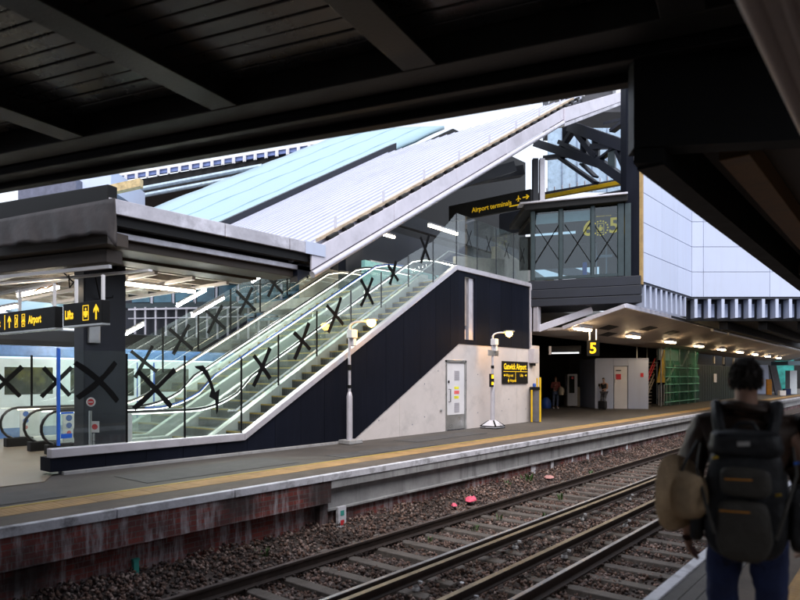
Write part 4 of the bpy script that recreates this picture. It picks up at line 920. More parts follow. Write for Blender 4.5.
text_mesh(tb, '6', .82, kp(582.5, 7.18, .66), xd, bold=.012); text_mesh(tb, '5', .82, kp(608.5, 7.22, .66), xd, bold=.012); text_mesh(tb, 'Platforms', .17, kp(593.5, 7.86, .66), xd)
f = Flat(tb, kp(600.5, 7.28, .67), xd); 
for i in range(16): a_ = 2*PI*i/16; f.disc(.0+.27*math.cos(a_), .15+.27*math.sin(a_), .035, 6)
lift_icon(f, 0, .15, .36)
tb.build('lettering', M['signtext'], kb)
kbox('ceiling', M['black'], [(532, 622, 7.9, 8.1, .3, 2.8)]); kbox('back_wall', M['dark_steel'], [(520, 640, 6.6, 8.1, 4.2, .2)]); kbox('side_frame', M['teal'], [(625, 631, 5.43, 8.1, -.02, 3.0)])  # dark back panel and ceiling put in for the lobby's shaded interior
kbox('litter_bin', M['yellow'], [(547, 554, 5.43, 5.7, .9, .4)]); kbox('screen', M['blue_film'], [(583, 587, 5.6, 6.2, .9, .1)])
kbox('inner_frame', M['silver'], [(596, 597, 5.5, 7.3, 1.2, .1), (606, 607, 5.5, 7.3, 1.2, .1), (596, 617, 6.4, 6.5, 1.2, .1), (596, 617, 7.0, 7.06, 1.2, .1), (610, 617, 6.7, 6.76, 1.2, .1)])
M['louvre2'] = mat('grey_blue_bar', (.22, .27, .38), .5)
# tall navy column and truss, top right of the lobby
t = thing('corner_column', on_depth(633, 302, 23.4), 'tall dark navy column between the lobby and the white cladding', 'column')
b = MB(); cam_box(b, 626, 640, 60, 296, 23.2, 22.95, .6); b.build('shaft', M['navy'], t, bevel=.03)
b = MB(); cam_box(b, 634, 636, 120, 160, 22.9, 22.9, .04); cam_box(b, 634, 640, 122, 124, 22.85, 22.85, .05); cam_box(b, 634, 640, 143, 145, 22.85, 22.85, .05); b.build('bracket', M['silver'], t)
for px0, px1, lab in ((533, 538.5, 'slim pale twin post left of the lobby roof'), (540, 545, 'slim silver twin post right of its neighbour, on the lobby roof')):
    b = MB(); cam_box(b, px0, px1, 158, 205, 25.6, 25.6, .25); t = thing('roof_post', on_depth((px0+px1)/2, 205, 25.6), lab, 'post', 'twin posts on the lobby roof'); b.build('shaft', M['navy_steel'] if px0 < 535 else M['silver'], t, bevel=.01)
gg = thing('glazed_gable', on_depth(590, 190, 33), 'pale blue glazed gable seen through the roof truss', 'glazing')
b = MB(); cam_box(b, 548, 632, 128, 192, 33, 33, .1); b.build('glass_sheet', mat('pale_blue_glazing', (.34, .46, .60), .3), gg)
for px_ in (562, 577, 592, 607, 622): b = MB(); cam_box(b, px_, px_+.7, 128, 192, 32.9, 32.9, .05); b.build('glazing_bar', M['louvre2'], gg)
tru = thing('roof_truss', on_depth(585, 160, 27), 'navy steel truss under the top of the white roof', 'truss')
def tt(px): return 28.5-4.5*(px-545)/85
for i, (p0, p1, w_) in enumerate((((536, 143), (600, 164), 8), ((597, 161), (634, 187), 8), ((560, 142), (606, 166), 4), ((570, 126), (636, 150), 10), ((566, 141), (566, 126), 4), ((584, 154), (584, 128), 4), ((612, 170), (612, 140), 4), ((560, 150), (575, 128), 4), ((577, 133), (597, 158), 5), ((596, 138), (596, 160), 5), ((599, 160), (618, 146), 2.2), ((618, 151), (629, 176), 3.5),
        ((560, 158), (596, 183), 3), ((582, 164), (596, 177), 1.8), ((592, 147), (634, 145), 5), ((612, 131), (630, 118), 3), ((606, 124), (634, 117), 2.5), ((545, 158), (570, 155), 4))):
    b = MB(); k = w_*tt(585)/F; a, c = on_depth(*p0, tt(p0[0])), on_depth(*p1, tt(p1[0])); b.beam(a, c, .28, k, up=(0, 0, 1)); b.build('member', M['navy_steel'] if i != 6 else M['teal'], tru)
b = MB(); a, c = on_depth(543, 197.5, 29), on_depth(630, 181, 26); b.beam(a, c, .2, .17); tag(b.build('yellow_beam', M['yellow'], bevel=.01), 'bright yellow horizontal beam behind the lobby roof', 'beam')
t = thing('walkway_railing', on_depth(585, 200, 30), 'dark walkway with thin white railing posts behind the truss', 'railing')
b = MB(); line_box(b, (500, 200), (634, 176), 6, 30.5, 28, .3); line_box(b, (500, 214), (634, 187), 22, 30.2, 27.6, .3); b.build('deck', M['navy_steel'], t)
for k in range(11): b = MB(); px = 547+k*7.6; a = on_depth(px, 196.3-(px-543)*.18, 30-2*(k/11)); b.beam(a-Vector((0, 0, .1)), a+Vector((0, 0, .36)), .05, .05); b.build('post', M['silver'], t)

M['louvre'] = mat('pale_blue_louvre', (.36, .42, .62), .5)
# ================================================================== WHITE CLAD BRIDGE
P1, P2 = on_depth(643.5, 378, 23.0), on_depth(691.8, 378, 27.3); P3 = P2+Vector((VY, -VX, 0))*16+Vector((VX, VY, 0))*(-.1)
for q in (P1, P2, P3): q.z = 0
brg = thing('clad_bridge', (P2.x, P2.y, 4.25), 'white panelled bridge over the tracks with a row of vertical fins', 'bridge')
def face(b, A, B_, u0, u1, z0, z1, dep, m=0, d0=0.):
    d = (B_-A).normalized(); n = Vector((d.y, -d.x, 0)); n = -n if n.dot(Vector((VX, VY, 0))) < 0 else n
    q = [A+d*u0+n*d0, A+d*u1+n*d0]
    b.prism([(q[0].x, q[0].y, z0), (q[1].x, q[1].y, z0), (q[1].x, q[1].y, z1), (q[0].x, q[0].y, z1)], n*dep, m)
L1, L2 = (P2-P1).length, (P3-P2).length
ZB = 5.2; rows = [ZB, 6.29, 7.38, 8.47, 9.56, 10.65]
for A, B_, L, cols in ((P1, P2, L1, [0, 1.95, 3.85, L1]), (P2, P3, L2, [0, .5, 3.38, 6.26, 9.14, 12.0, L2])):
    b = MB()
    for u0, u1 in zip(cols[:-1], cols[1:]):
        for z0, z1 in zip(rows[:-1], rows[1:]): face(b, A, B_, u0+.008, u1-.008, z0+.01, z1-.01, .06)
    b.build('cladding', M['cladwhite'], brg, bevel=.004)
    b = MB(); face(b, A, B_, 0.02, L-.02, ZB-.02, rows[-1], .3, d0=.07); b.build('joint_backing', M['seam'], brg)
    b = MB(); face(b, A, B_, 0.02, L-.02, 4.28, ZB-.08, .1, d0=.5); face(b, A, B_, 0, L, ZB-.09, ZB-.02, .5, d0=.02); b.build('louvre_backing', M['navy_steel'], brg)
    n = int(L/.585); 
    fn_ = None; dd_ = (B_-A).normalized()
    for k in range(n):
        if fn_ is None: b = MB(); u = .15; face(b, A, B_, u, u+.05, 4.3, ZB-.09, .42, d0=.05); face(b, A, B_, u-.03, u+.10, 4.3, ZB-.085, .048, d0=0); fn_ = b.build('fin', M['cladwhite'], brg)
        else: cp(fn_, dd_*(k*.585))
    b = MB(); face(b, A, B_, .40, .62, 4.36, ZB-.25, .03, d0=.46); lv = b.build('pale_louvre', M['louvre'], brg)
    for k in range(1, n): cp(lv, dd_*(k*.585))
b = MB(); face(b, P1, P2, -.14, 0, ZB-.1, 10.6, .1); b.build('edge_batten', mat('ochre_batten', (.38, .25, .10), .7), brg)
b = MB(); d1 = (P2-P1); poly = [P1+Vector((.3, .3, 0)), P2+Vector((VX, VY, 0))*.5, P3+Vector((VX, VY, 0))*.5, P3+Vector((VX, VY, 0))*34, P1+Vector((VX, VY, 0))*34]
b.prism([(q.x, q.y, 4.20) for q in poly], (0, 0, .09)); b.build('underside', M['dark_steel'], brg)
for k in range(7):
    b = MB(); Y = 6.5-k*1.35; b.box(31+k*1.2, 75, Y, Y+.35, 3.85, 4.18); b.build('girder', M['dark_steel'], brg)
for k, (Y, Z, r) in enumerate(((7.6, 4.0, .07), (7.2, 3.9, .05), (5.6, 4.0, .09), (4.2, 3.95, .06))):
    b = MB(); b.tube([(33+k*1.5, Y, Z), (75, Y, Z)], r, 8); b.build('pipe', M['steel'], brg, smooth=True)
for k in range(5): 
    b = MB(); q = on_depth(720+k*30, 378, 62-k*3); b.box(q.x, q.x+.5, q.y, q.y+.5, -.1, 4.2)
# ================================================================== PLATFORM CANOPY BELOW THE BRIDGE
pc = thing('far_platform_canopy', (40, 9.5, 3.5), 'beige soffit canopy over the far platform below the bridge', 'canopy')
CX0, CX1 = 22.3, 78.
def sz(y): return 3.54+(10.3-y)*.284 if y < 10.4 else 3.51
b = MB(); b.prism([(CX0, 8.0, sz(8.0)), (CX0, 10.4, 3.51), (CX0, 12.6, 3.51), (CX0, 12.6, 3.6), (CX0, 10.4, 3.6), (CX0, 8.0, sz(8.0)+.09)], (CX1-CX0, 0, 0)); b.build('soffit', M['soffit_beige'], pc)
b = MB(); b.beam((CX0-.05, 10.3, sz(10.3)+.03), (CX0-.05, 7.95, sz(7.95)+.03), .1, .14); b.beam((CX0, 7.95, sz(8)+.05), (CX1, 7.95, sz(8)+.05), .1, .16); b.build('edge_gutter', M['silver'], pc, bevel=.01)
b = MB(); b.beam(on_y(538, 329, 11.3), on_y(592, 310, 9.6), .2, .26); q = on_y(537, 329, 11.3); b.beam(q-Vector((0, 0, .1)), q+Vector((0, 0, .85)), .2, .24); b.build('lilac_frame', M['silver'], pc, bevel=.01)
b = MB(); 
for X, Y in ((24.5, 9.4), (27.9, 8.9), (31.3, 8.9), (26.0, 10.0)): b.prism([(X, Y, sz(Y)-.004), (X+1.1, Y, sz(Y)-.004), (X+1.1, Y+.45, sz(Y+.45)-.004), (X, Y+.45, sz(Y+.45)-.004)], (0, 0, -.01))
b.build('dark_hatch', M['black'], pc)
p = None
for k in range(9):
    X = 22.4+k*5.55
    lab = ['first lit ceiling lamp, beside the number five sign', 'second lit ceiling lamp, over the white hoarding', 'third lit ceiling lamp, left over the green netting', 'fourth lit ceiling lamp, at right end of the netting', 'fifth lit ceiling lamp, over the dark green hoarding', 'sixth lit ceiling lamp, above the standing man', 'seventh lit ceiling lamp along the far canopy', 'eighth lit ceiling lamp along the far canopy', 'last lit ceiling lamp at the far end of the canopy'][k]
    if p is None:
        p = thing('ceiling_lamp', (X, 9.85, 3.55), lab, 'lamp', 'ceiling lamps of the far canopy')
        b = MB(); b.box(X, X+1.25, 9.7, 10.0, 3.56, 3.72); b.build('housing', M['white'], p, bevel=.03)
        b = MB(); b.box(X+.03, X+1.22, 9.72, 9.98, 3.50, 3.562); b.build('diffuser', M['ceil'], p, bevel=.03)
    else: dup(p, (k*5.55, 0, 0), lab)
# number five sign
q = on_y(593.5, 348, 9.75); t = thing('platform_number_sign', (q.x, 9.75, q.z), 'hanging black square sign with a yellow number five', 'sign')
xd = Vector((VY, -VX, 0)); c0 = Vector((q.x, q.y, q.z))
b = MB(); b.prism([c0-xd*.24+up*-.31, c0+xd*.24+up*-.31, c0+xd*.24+up*.31, c0-xd*.24+up*.31], Vector((VX, VY, 0))*.1); b.build('sign_board', M['black'], t, bevel=.006)
b = MB(); text_mesh(b, '5', .58, c0-xd*.02+up*-.2, xd, align='CENTER', bold=.014); b.build('lettering', M['signtext'], t)
b = MB()
for s_ in (-.13, .13): b.beam(c0+xd*s_+up*.31+Vector((VX, VY, 0))*.05, c0+xd*s_+up*.75+Vector((VX, VY, 0))*.05, .05, .05)
b.build('hanger', M['silver'], t)
# waiting area under the lobby: back wall with windows, sign, ticket machine
wa = thing('waiting_room', on_depth(565, 405, 44), 'dim tan waiting room front with windows at the back of the opening', 'building')
def cbx(name, m, args, parent, bevel=0): return cb(name, m, args, parent, bevel)
cbx('wall', M['tan'], [(538, 566, 360, 418, 46, 46, .3)], wa)
w1 = cbx('window', M['train_glass'], [(541, 549, 371, 383, 45.9, 45.9, .1), (552, 562, 371, 383, 45.9, 45.9, .1)], wa)
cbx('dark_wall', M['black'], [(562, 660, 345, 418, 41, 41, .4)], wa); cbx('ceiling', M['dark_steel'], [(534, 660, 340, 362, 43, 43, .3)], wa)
cbx('pale_door', M['tan'], [(587, 592, 365, 405, 40.5, 40.5, .1)], wa); cbx('steel_post', M['steel'], [(580, 583, 362, 405, 40.3, 40.3, .1), (593, 594, 362, 405, 40.3, 40.3, .1)], wa)
t = thing('information_display', on_depth(563, 353, 27), 'dark hanging display with a lit white lower edge', 'display')
cbx('case', M['dark_steel'], [(549, 581, 346, 354, 27.5, 27, .2)], t); cbx('lit_edge', emit('lit_edge', (.9, .95, 1), .8), [(552, 579, 352.3, 353.6, 27.4, 26.9, .05)], t); cbx('arm', M['silver'], [(549, 551.4, 346, 354.5, 27.3, 27.3, .1)], t)
t = thing('ticket_machine', on_depth(572, 406, 36), 'pale ticket machine with dark slot panel in the opening', 'machine')
cbx('case', M['white'], [(567.5, 577.5, 374, 406, 36.4, 36, .6)], t, .03); cbx('plinth', M['tan'], [(566, 580, 387, 407, 36.7, 36.3, .5)], t); cbx('panel', M['train_glass'], [(569.5, 574.5, 376, 393, 36.25, 36.05, .1)], t)
b = MB(); q = on_depth(572.5, 378, 35.95); f = Flat(b, q, xd); f.disc(0, .0, .07); b.build('red_mark', M['red'], t)
t = thing('barrier_cabinet', on_depth(535, 422, 24.0), 'grey cabinet with black top and yellow edge posts by the wall end', 'cabinet')
cbx('body', mat('grey_cabinet', (.14, .14, .16), .5), [(532, 539, 390, 422, 24.0, 23.8, .35)], t, .01); cbx('top', M['black'], [(531, 540, 387, 390, 23.95, 23.75, .45)], t); cbx('yellow_post', M['yellow'], [(531, 532.6, 390, 422, 23.9, 23.9, .06)], t)
for a, c, y, lab in ((536.6, 538, 378, 'thin short yellow post behind the grey cabinet'), (539.3, 541.2, 377.5, 'taller yellow post at the right of the grey cabinet')):
    b = MB(); cam_box(b, a, c, y, 422, 23.85 if a > 538 else 24.2, 23.85 if a > 538 else 24.2, .06); tag(b.build('bollard', M['yellow'], bevel=.008), lab, 'post', 'yellow posts')
b = MB(); q = on_depth(534.3, 386.9, 23.95); b.lathe(q, [(.06, 0), (.07, .08), (.05, .13), (.03, .14)], 10); tag(b.build('blue_cup', M['blue'], smooth=True), 'small blue cup standing on the grey cabinet', 'cup')
# white hoarding with a door
t = thing('white_hoarding', on_depth(622, 409, 34.5), 'white boxed hoarding with a door beside the waiting woman', 'hoarding')
b = MB(); ph = [on_depth(596.5, 378, 34.6), on_depth(648.5, 378, 34.2)]; bk = Vector((VX, VY, 0))
ht = lambda px: 34.6-.4*(px-596.5)/52
def hb(name, m, L, parent=t, bevel=0):
    return cbx(name, m, [(a, c, y0, y1, ht(a)+d0, ht(c)+d0, dep) for a, c, y0, y1, d0, dep in L], parent, bevel)
hb('panel', M['cladwhite'], [(596.5, 613.5, 359, 409.2, 0, .1), (613.7, 628, 359, 366, 0, .1), (628.2, 648.5, 359, 409, 0, .1), (596.5, 648.5, 358.2, 359, -.05, .2)])
hd = hb('door', M['white'], [(614.3, 627.5, 366.4, 409, .05, .06)]); hb('notice', M['red'], [(616, 621, 374, 379.5, .02, .02)], hd); hb('handle', M['steel'], [(614.8, 615.6, 379, 383, .0, .04)], hd); hb('black_strip', M['black'], [(616, 621, 370, 371, .02, .02)], hd)
hb('warning_notice', M['red'], [(640.5, 643.5, 373, 377, -.02, .02)])
b = MB(); 
for q, dd in ((ph[1], 6), (ph[0], 3)): b.prism([(q.x, q.y, 0), (q.x+bk.x*dd, q.y+bk.y*dd, 0), (q.x+bk.x*dd, q.y+bk.y*dd, 2.74), (q.x, q.y, 2.74)], xd*-.08)
b.build('side_panel', M['cladwhite'], t)
# stair behind, with red rails
t = thing('dim_stair', (37.3, 12.5, 0), 'dim stair with red and pale handrails between hoarding and netting', 'stairs')
b = MB()
for k in range(14): b.box(36.2+k*.28, 38.5+k*.02, 12.2, 13.6, k*.2, k*.2+.05)
b.build('tread', M['tan'], t)
for Y, m_ in ((11.9, M['red']), (11.95, M['tan'])):
    b = MB(); dz = 0 if m_ is M['red'] else -.9
    for h in (.0, .32): b.tube([(36.3, Y, 1.0+h+dz), (38.2, Y, 2.5+h+dz)], .035, 6)
    b.build('handrail', m_, t)
# green netting scaffold
t = thing('netted_scaffold', (42, 11.6, 0), 'scaffold wrapped in bright green debris netting', 'scaffold')
b = MB()
vs, fs = [], []
for i in range(41):
    for j in range(15): x = 38.3+i*7.5/40; z = .05+j*3.5/14; vs.append((x, 11.4+.05*math.sin(x*5+z*2)+.03*math.sin(z*7), z))
for i in range(40):
    for j in range(14): a = i*15+j; fs.append((a, a+1, a+16, a+15))
b.add(vs, fs); b.build('netting', M['net'], t, smooth=True)
b = MB()
for x in (38.35, 40.2, 42.1, 44, 45.75): b.tube([(x, 11.6, 0), (x, 11.6, 3.6)], .03, 6); b.tube([(x, 13.0, 0), (x, 13.0, 3.6)], .03, 6)
b.build('standard', M['steel'], t)
b = MB()
for z in (.25, .8, 1.3, 1.75, 2.3): b.tube([(38.3, 11.36, z), (45.8, 11.36, z+.02)], .028, 6)
b.build('ledger', mat('green_ledger', (.12, .40, .30), .5), t)
b = MB(); b.prism([(38.6, 11.9, 1.4), (40.0, 11.9, 3.4), (40.2, 11.9, 3.4), (40.2, 11.9, 1.4)], (0, .05, 0)); b.build('yellow_sheet', M['yellow'], t)
b = MB(); b.tube([(40.2, 11.8, 1.5), (41.8, 11.8, 2.45), (43.4, 11.8, 2.5), (45.0, 11.8, 3.5)], .06, 6); b.build('pale_rail', M['white'], t)
b = MB(); b.box(40, 44, 12.2, 12.3, 2.8, 3.5); b.build('blue_panel', M['roof_blue'], t)
for x in (39.6, 40.6, 41.2): b = MB(); b.tube([(x, 12.1, 0), (x, 12.1, 1.25), (x+.5, 12.1, 1.35), (x+.5, 12.1, 0)], .035, 6); b.build('barrier', M['white'], t)
# dark green hoarding
t = thing('dark_hoarding', (54, 11.8, 0), 'tall dark green corrugated hoarding beyond the netting', 'hoarding')
b = MB()
for k in range(44): b.box(46.1+k*.4, 46.1+k*.4+.22, 11.75, 11.9, 0, 2.6)
b.box(46, 63.8, 11.9, 12, 0, 2.65); b.build('panel', M['green_dark'], t)
b = MB(); b.box(51.4, 52.2, 11.70, 11.74, 1.35, 2.0); b.build('notice', M['white'], t)
b = MB()
for x in (50.5, 53.5, 57): b.box(x, x+.3, 11.5, 11.6, 2.75, 3.3)
b.build('pale_bracket', mat('pale_bracket', (.4, .38, .33), .6), t)
# far end of the platform
def far(name, px0, px1, py0, py1, t_, m, label, cat, dep=.3, lean=0):
    b = MB(); a = on_depth(px0, py1, t_); c = on_depth(px1, py1, t_); h = (py1-py0)*t_/F; a.z = c.z = 0
    l = (c-a).normalized()*lean*t_/F
    b.prism([a, c, c+Vector((0, 0, h))+l, a+Vector((0, 0, h))+l], Vector((VX, VY, 0))*dep)
    return tag(b.build(name, m), label, cat)
far('white_screen', 757, 770, 364, 393, 66, M['cladwhite'], 'white leaning screen right of the standing man', 'screen', .3, -2)
far('orange_barrier', 767, 772, 377, 392.5, 63, M['orange'], 'small orange barrier between white screen and dark board', 'barrier', .2)
far('leaning_board', 776, 783, 363, 392.5, 62, mat('slate_board', (.07, .075, .10), .6), 'tall slate grey board leaning over at the platform end', 'board', .2, -6.5)
far('teal_netting', 776, 794, 354, 389, 70, M['net_teal'], 'teal netting hung at the far end of the platform', 'netting', .3)
far('white_pillar', 790, 797, 365, 388.5, 66, M['trainwhite'], 'white pillar under small flat roof at the platform end', 'pillar', .8)
far('flat_roof', 788, 812, 361, 365, 65, M['roof_blue'], 'small pale flat roof on the white pillar', 'roof', 3); C.objects['flat_roof'].location.z = CAMZ+(378-365)/F*65
far('rubble_sack', 780, 786, 388, 393, 60, M['white'], 'white rubble sack at foot of the leaning board', 'sack', .4)
far('dark_sack', 785, 791, 386, 392, 63, M['jeans'], 'dark sack between the board and the white pillar', 'sack', .4)
b = MB(); cam_box(b, 640, 1100, 250, 400, 100, 100, 3); q = on_depth(800, 400, 100)
tag(b.build('far_building', M['dark_steel']), 'dark building closing the view beyond the bridge', 'building')
b = MB(); b.box(46, 63, 13.6, 14, 0, 4); b.box(20, 46, 17.5, 18, -.0, 4.4); b.box(63, 90, 13.4, 13.6, 0, 4.2)
tag(b.build('dark_back_wall', M['black']), 'dark wall at the back of the far platform', 'wall')
tag(MB().box(78, 84, 4.4, 7.2, -1.1, -.75).build('green_verge', M['plant']), 'low green planting beside the far track end', 'plant')

# ================================================================== LAMP POSTS
def lamp_post(X, Y, label, hl, band, low, lampdir, base_kind):
    t = thing('lamp_post', (X, Y, 0), label, 'lamp post', 'platform lamp posts')
    b = MB()
    if base_kind: b.lathe((X, Y, 0), [(.42, .0), (.42, .07), (.18, .24), (.12, .26)], 4); b.v = [(X+(x-X)*math.cos(PI/4)-(y-Y)*math.sin(PI/4), Y+(x-X)*math.sin(PI/4)+(y-Y)*math.cos(PI/4), z) for x, y, z in b.v]
    else: b.box(X-.2, X+.28, Y-.2, Y+.2, 0, .1)
    b.build('base', M['coping'] if base_kind else M['conc_panel'], t, bevel=.012)
    if base_kind:
        b = MB()
        for a_ in range(4): c_, s_ = math.cos(a_*PI/2+PI/2), math.sin(a_*PI/2+PI/2); b.beam((X+.41*c_, Y+.41*s_, .085), (X+.13*c_, Y+.13*s_, .255), .05, .02)
        for a_ in range(4): r_ = .423; p0, p1 = a_*PI/2, (a_+1)*PI/2; b.beam((X+r_*math.cos(p0), Y+r_*math.sin(p0), .012), (X+r_*math.cos(p1), Y+r_*math.sin(p1), .012), .02, .025); b.beam((X+r_*math.cos(p0), Y+r_*math.sin(p0), .075), (X+r_*math.cos(p1), Y+r_*math.sin(p1), .075), .02, .025)
        b.v = [(X+(x-X)*math.cos(PI/4)-(y-Y)*math.sin(PI/4), Y+(x-X)*math.sin(PI/4)+(y-Y)*math.cos(PI/4), z) for x, y, z in b.v]
        b.build('base_edging', M['black'], t)
    b = MB(); b.lathe((X, Y, .08), [(.078, 0), (.078, low-.08), (.06, low), (.042, low+.05)], 14); b.build('lower_shaft', M['silver'], t, smooth=True)
    b = MB(); b.lathe((X, Y, low), [(.04, 0), (.036, hl-low-.1)], 12); b.build('upper_shaft', M['silver'], t, smooth=True)
    for z0, z1 in band: b = MB(); b.lathe((X, Y, z0), [(.052, 0), (.052, z1-z0)], 12); b.build('black_band', M['black'], t)
    d = Vector(lampdir).normalized(); P = [Vector((X, Y, hl-.15))+d*(.0+.02*i*i)*.6+Vector((0, 0, .06*i-.0055*i*i)) for i in range(7)]
    b = MB(); b.tube(P, .025, 8); b.build('swan_neck', M['white'], t, smooth=True)
    e = P[-1]
    b = MB(); b.tube([e-d*.05, e+d*.1, e+d*.3, e+d*.34], [.04, .085, .075, .02], 10); b.v = [(x, y, e.z+(z-e.z)*.45+.045) for x, y, z in b.v]; b.build('lamp_head', M['steel'], t, smooth=True)
    b = MB(); b.lathe(e+d*.14+Vector((0, 0, -.125)), [(.01, -.03), (.08, .005), (.12, .075), (.11, .13), (.05, .17)], 16); b.build('bulb', M['bulb'], t, smooth=True, flat_angle=80)
    b = MB(); q = Vector((X, Y, hl-.42)); b.box(q.x-.06, q.x+.16, q.y-.14, q.y+.05, q.z, q.z+.22); b.box(q.x+.03, q.x+.14, q.y-.12, q.y+.02, q.z-.2, q.z); b.build('camera_box', M['white'], t, bevel=.02)
    return t
cam_right = (VY, -VX, 0)
lamp_post(11.62, 11.22, 'lamp post before the navy cladding, closest to the escalators', 3.12, ((1.88, 2.02), (1.42, 1.5)), 1.2, (.5, -.85, 0), 0)
t = lamp_post(18.3, 11.0, 'lamp post on a striped white base beside the steel door', 3.2, ((1.52, 1.66), (2.0, 2.1)), 1.42, (.72, -.68, 0), 1)
b = MB(); b.box(18.05, 18.2, 10.9, 10.98, 1.38, 1.82, 0); b.box(18.06, 18.19, 10.892, 10.899, 1.66, 1.79, 1); b.box(18.06, 18.19, 10.892, 10.899, 1.45, 1.55, 1); b.build('notice_box', [M['dark_steel'], M['signtext']], t)
b = MB(); b.box(17.98, 18.62, 10.95, 10.99, 2.42, 2.62); b.build('clear_plate', M['steel'], t, bevel=.01)
# ================================================================== OVERHEAD BRIDGE (near, dark)
O = on_z(400, 127, 4.2); e1 = Vector((-.287, .958, 0)).normalized(); e2 = Vector((.984, .178, 0)).normalized()
def S(u, v, z): q = O+e1*u+e2*v; return Vector((q.x, q.y, z))
def sbox(b, u0, u1, v0, v1, z0, z1, m=0): b.prism([S(u0, v0, z0), S(u1, v0, z0), S(u1, v1, z0), S(u0, v1, z0)], (0, 0, z1-z0), m)
ob = thing('overhead_bridge', S(2, -3, 4.2), 'dark sooty overhead bridge soffit of steel planks and beams', 'bridge')
b = MB(); sbox(b, -5.5, 26, -.14, 0, 4.2, 4.95); sbox(b, -5.5, 26, -.40, -.145, 4.27, 4.6); sbox(b, -5.5, 26, -.5, -.405, 4.22, 4.6); b.build('fascia', M['dark_steel'], ob, bevel=.012)
b = MB(); sbox(b, -5.5, 26, -.85, -.55, 4.30, 4.7); b.build('edge_girder', M['soffit_beam'], ob, bevel=.01)
b = MB(); sbox(b, -7, 26, -30, -.02, 4.65, 4.95); b.build('deck', M['black'], ob)  # carried far back out of view to shut out skylight
p = None
b1 = Vector((3.81, 5.22, 0)); u_b1 = (b1-O-e2*((b1-O).dot(e2))).dot(e1)
# planks run along e1, beams along e2
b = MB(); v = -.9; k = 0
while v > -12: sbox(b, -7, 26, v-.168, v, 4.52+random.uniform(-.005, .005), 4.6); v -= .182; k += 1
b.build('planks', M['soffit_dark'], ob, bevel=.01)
den = e1.x*e2.y-e1.y*e2.x
def to_s(P): d = P-O; return ((d.x*e2.y-d.y*e2.x)/den, (e1.x*d.y-e1.y*d.x)/den)
ub, vb = to_s(b1)
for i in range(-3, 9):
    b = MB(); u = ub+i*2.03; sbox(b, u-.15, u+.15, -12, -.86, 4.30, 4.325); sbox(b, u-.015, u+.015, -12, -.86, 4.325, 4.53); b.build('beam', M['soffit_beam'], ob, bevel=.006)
# ================================================================== NEAR PLATFORM CANOPY (right)
nc = thing('near_canopy', (8, 0, 3.4), 'black canopy over the near platform with brown beams inside', 'canopy')
f0, f1 = Vector((5.06, 1.74, 0)), Vector((7.6, -2.4, 0)); fd = (f1-f0).normalized(); fn = Vector((-fd.y, fd.x, 0)); fn = fn if fn.x > 0 else -fn
b = MB(); b.prism([f0+up*3.52, f1+up*3.52, f1+up*6.5, f0+up*6.5], fn*.2); b.build('end_fascia', M['black'], nc)
b = MB(); b.box(5.2, 40, 1.55, 1.76, 3.38, 4.6); b.prism([(5.08, 1.75, 3.4), (5.2, 1.55, 3.4), (5.2, 1.76, 3.4)], (0, 0, 3.0)); b.build('edge_beam', M['black'], nc)
b = MB(); b.prism([(5.3, 1.54, 3.78), (40, 1.54, 3.78), (40, -6, 3.78), (9.9, -6, 3.78)], (0, 0, .2)); b.build('soffit', M['brown'], nc)
b = MB()
for y in (1.2, .42, -.1, -.8, -1.8): x_ = 5.6+(1.54-y)*.62; b.box(x_+.15, 40, y-.12, y+.12, 3.56, 3.77)
b.build('timber_beam', M['brown_beam'], nc, bevel=.01)
b = MB()
for x_ in (12.2, 16, 20, 25): b.box(x_, x_+.3, -6, 1.5, 3.40, 3.56)
b.build('cross_beam', M['brown'], nc)
b = MB(); b.prism([(5.3, 1.6, 4.4), (40, 1.6, 4.4), (40, -8, 4.4), (9.9, -8, 4.4)], (0, 0, .25)); b.build('roof_deck', M['black'], nc)
b = MB(); b.box(.4, 5.2, -.5, .44, 2.94, 3.3); b.build('plate', M['pink_grey'], tb_ := thing('overhead_duct', (2.8, 0, 2.9), 'pale pinkish grey painted duct overhead at the top right corner', 'duct'), bevel=.03)
b = MB(); b.tube([(.4, .43, 2.95), (5.2, .43, 2.95)], .035, 10); b.tube([(.4, .33, 2.935), (5.2, .33, 2.935)], .02, 8); b.build('edge_pipe', M['pink_grey'], tb_, smooth=True)

b = MB(); b.box(-30, 60, -6.5, -6.2, 0, 4.4); b.box(-30, -29.7, -6.2, 20, 0, 4.6); tag(b.build('unseen_light_blocker', M['brown']), 'unseen brown walls added behind the near platform to block skylight', 'wall')  # walls out of view, added to cut the skylight on the man
# ================================================================== PEOPLE
def skinned(name, V, E_, Rr, m, parent, sub=2, root=0, off=None):
    me = bpy.data.meshes.new(name); me.from_pydata([tuple(v) for v in V], E_, [])
    o = bpy.data.objects.new(name+'_tmp', me); C.objects.link(o)
    o.modifiers.new('Skin', 'SKIN').use_smooth_shade = True
    for i, r in enumerate(Rr):
        rr = r if isinstance(r, tuple) else (r, r); me.skin_vertices[0].data[i].radius = rr; me.skin_vertices[0].data[i].use_root = (i == root)
    s_ = o.modifiers.new('Sub', 'SUBSURF'); s_.levels = sub; s_.render_levels = sub
    dg = bpy.context.evaluated_depsgraph_get(); dg.update(); out = bpy.data.meshes.new_from_object(o.evaluated_get(dg))
    bpy.data.objects.remove(o); out.name = name
    out.materials.clear(); out.materials.append(m)
    out.polygons.foreach_set('use_smooth', [True]*len(out.polygons)); out.polygons.foreach_set('material_index', [0]*len(out.polygons))
    ob_ = bpy.data.objects.new(name, out); C.objects.link(ob_); ob_.parent = parent
    return ob_
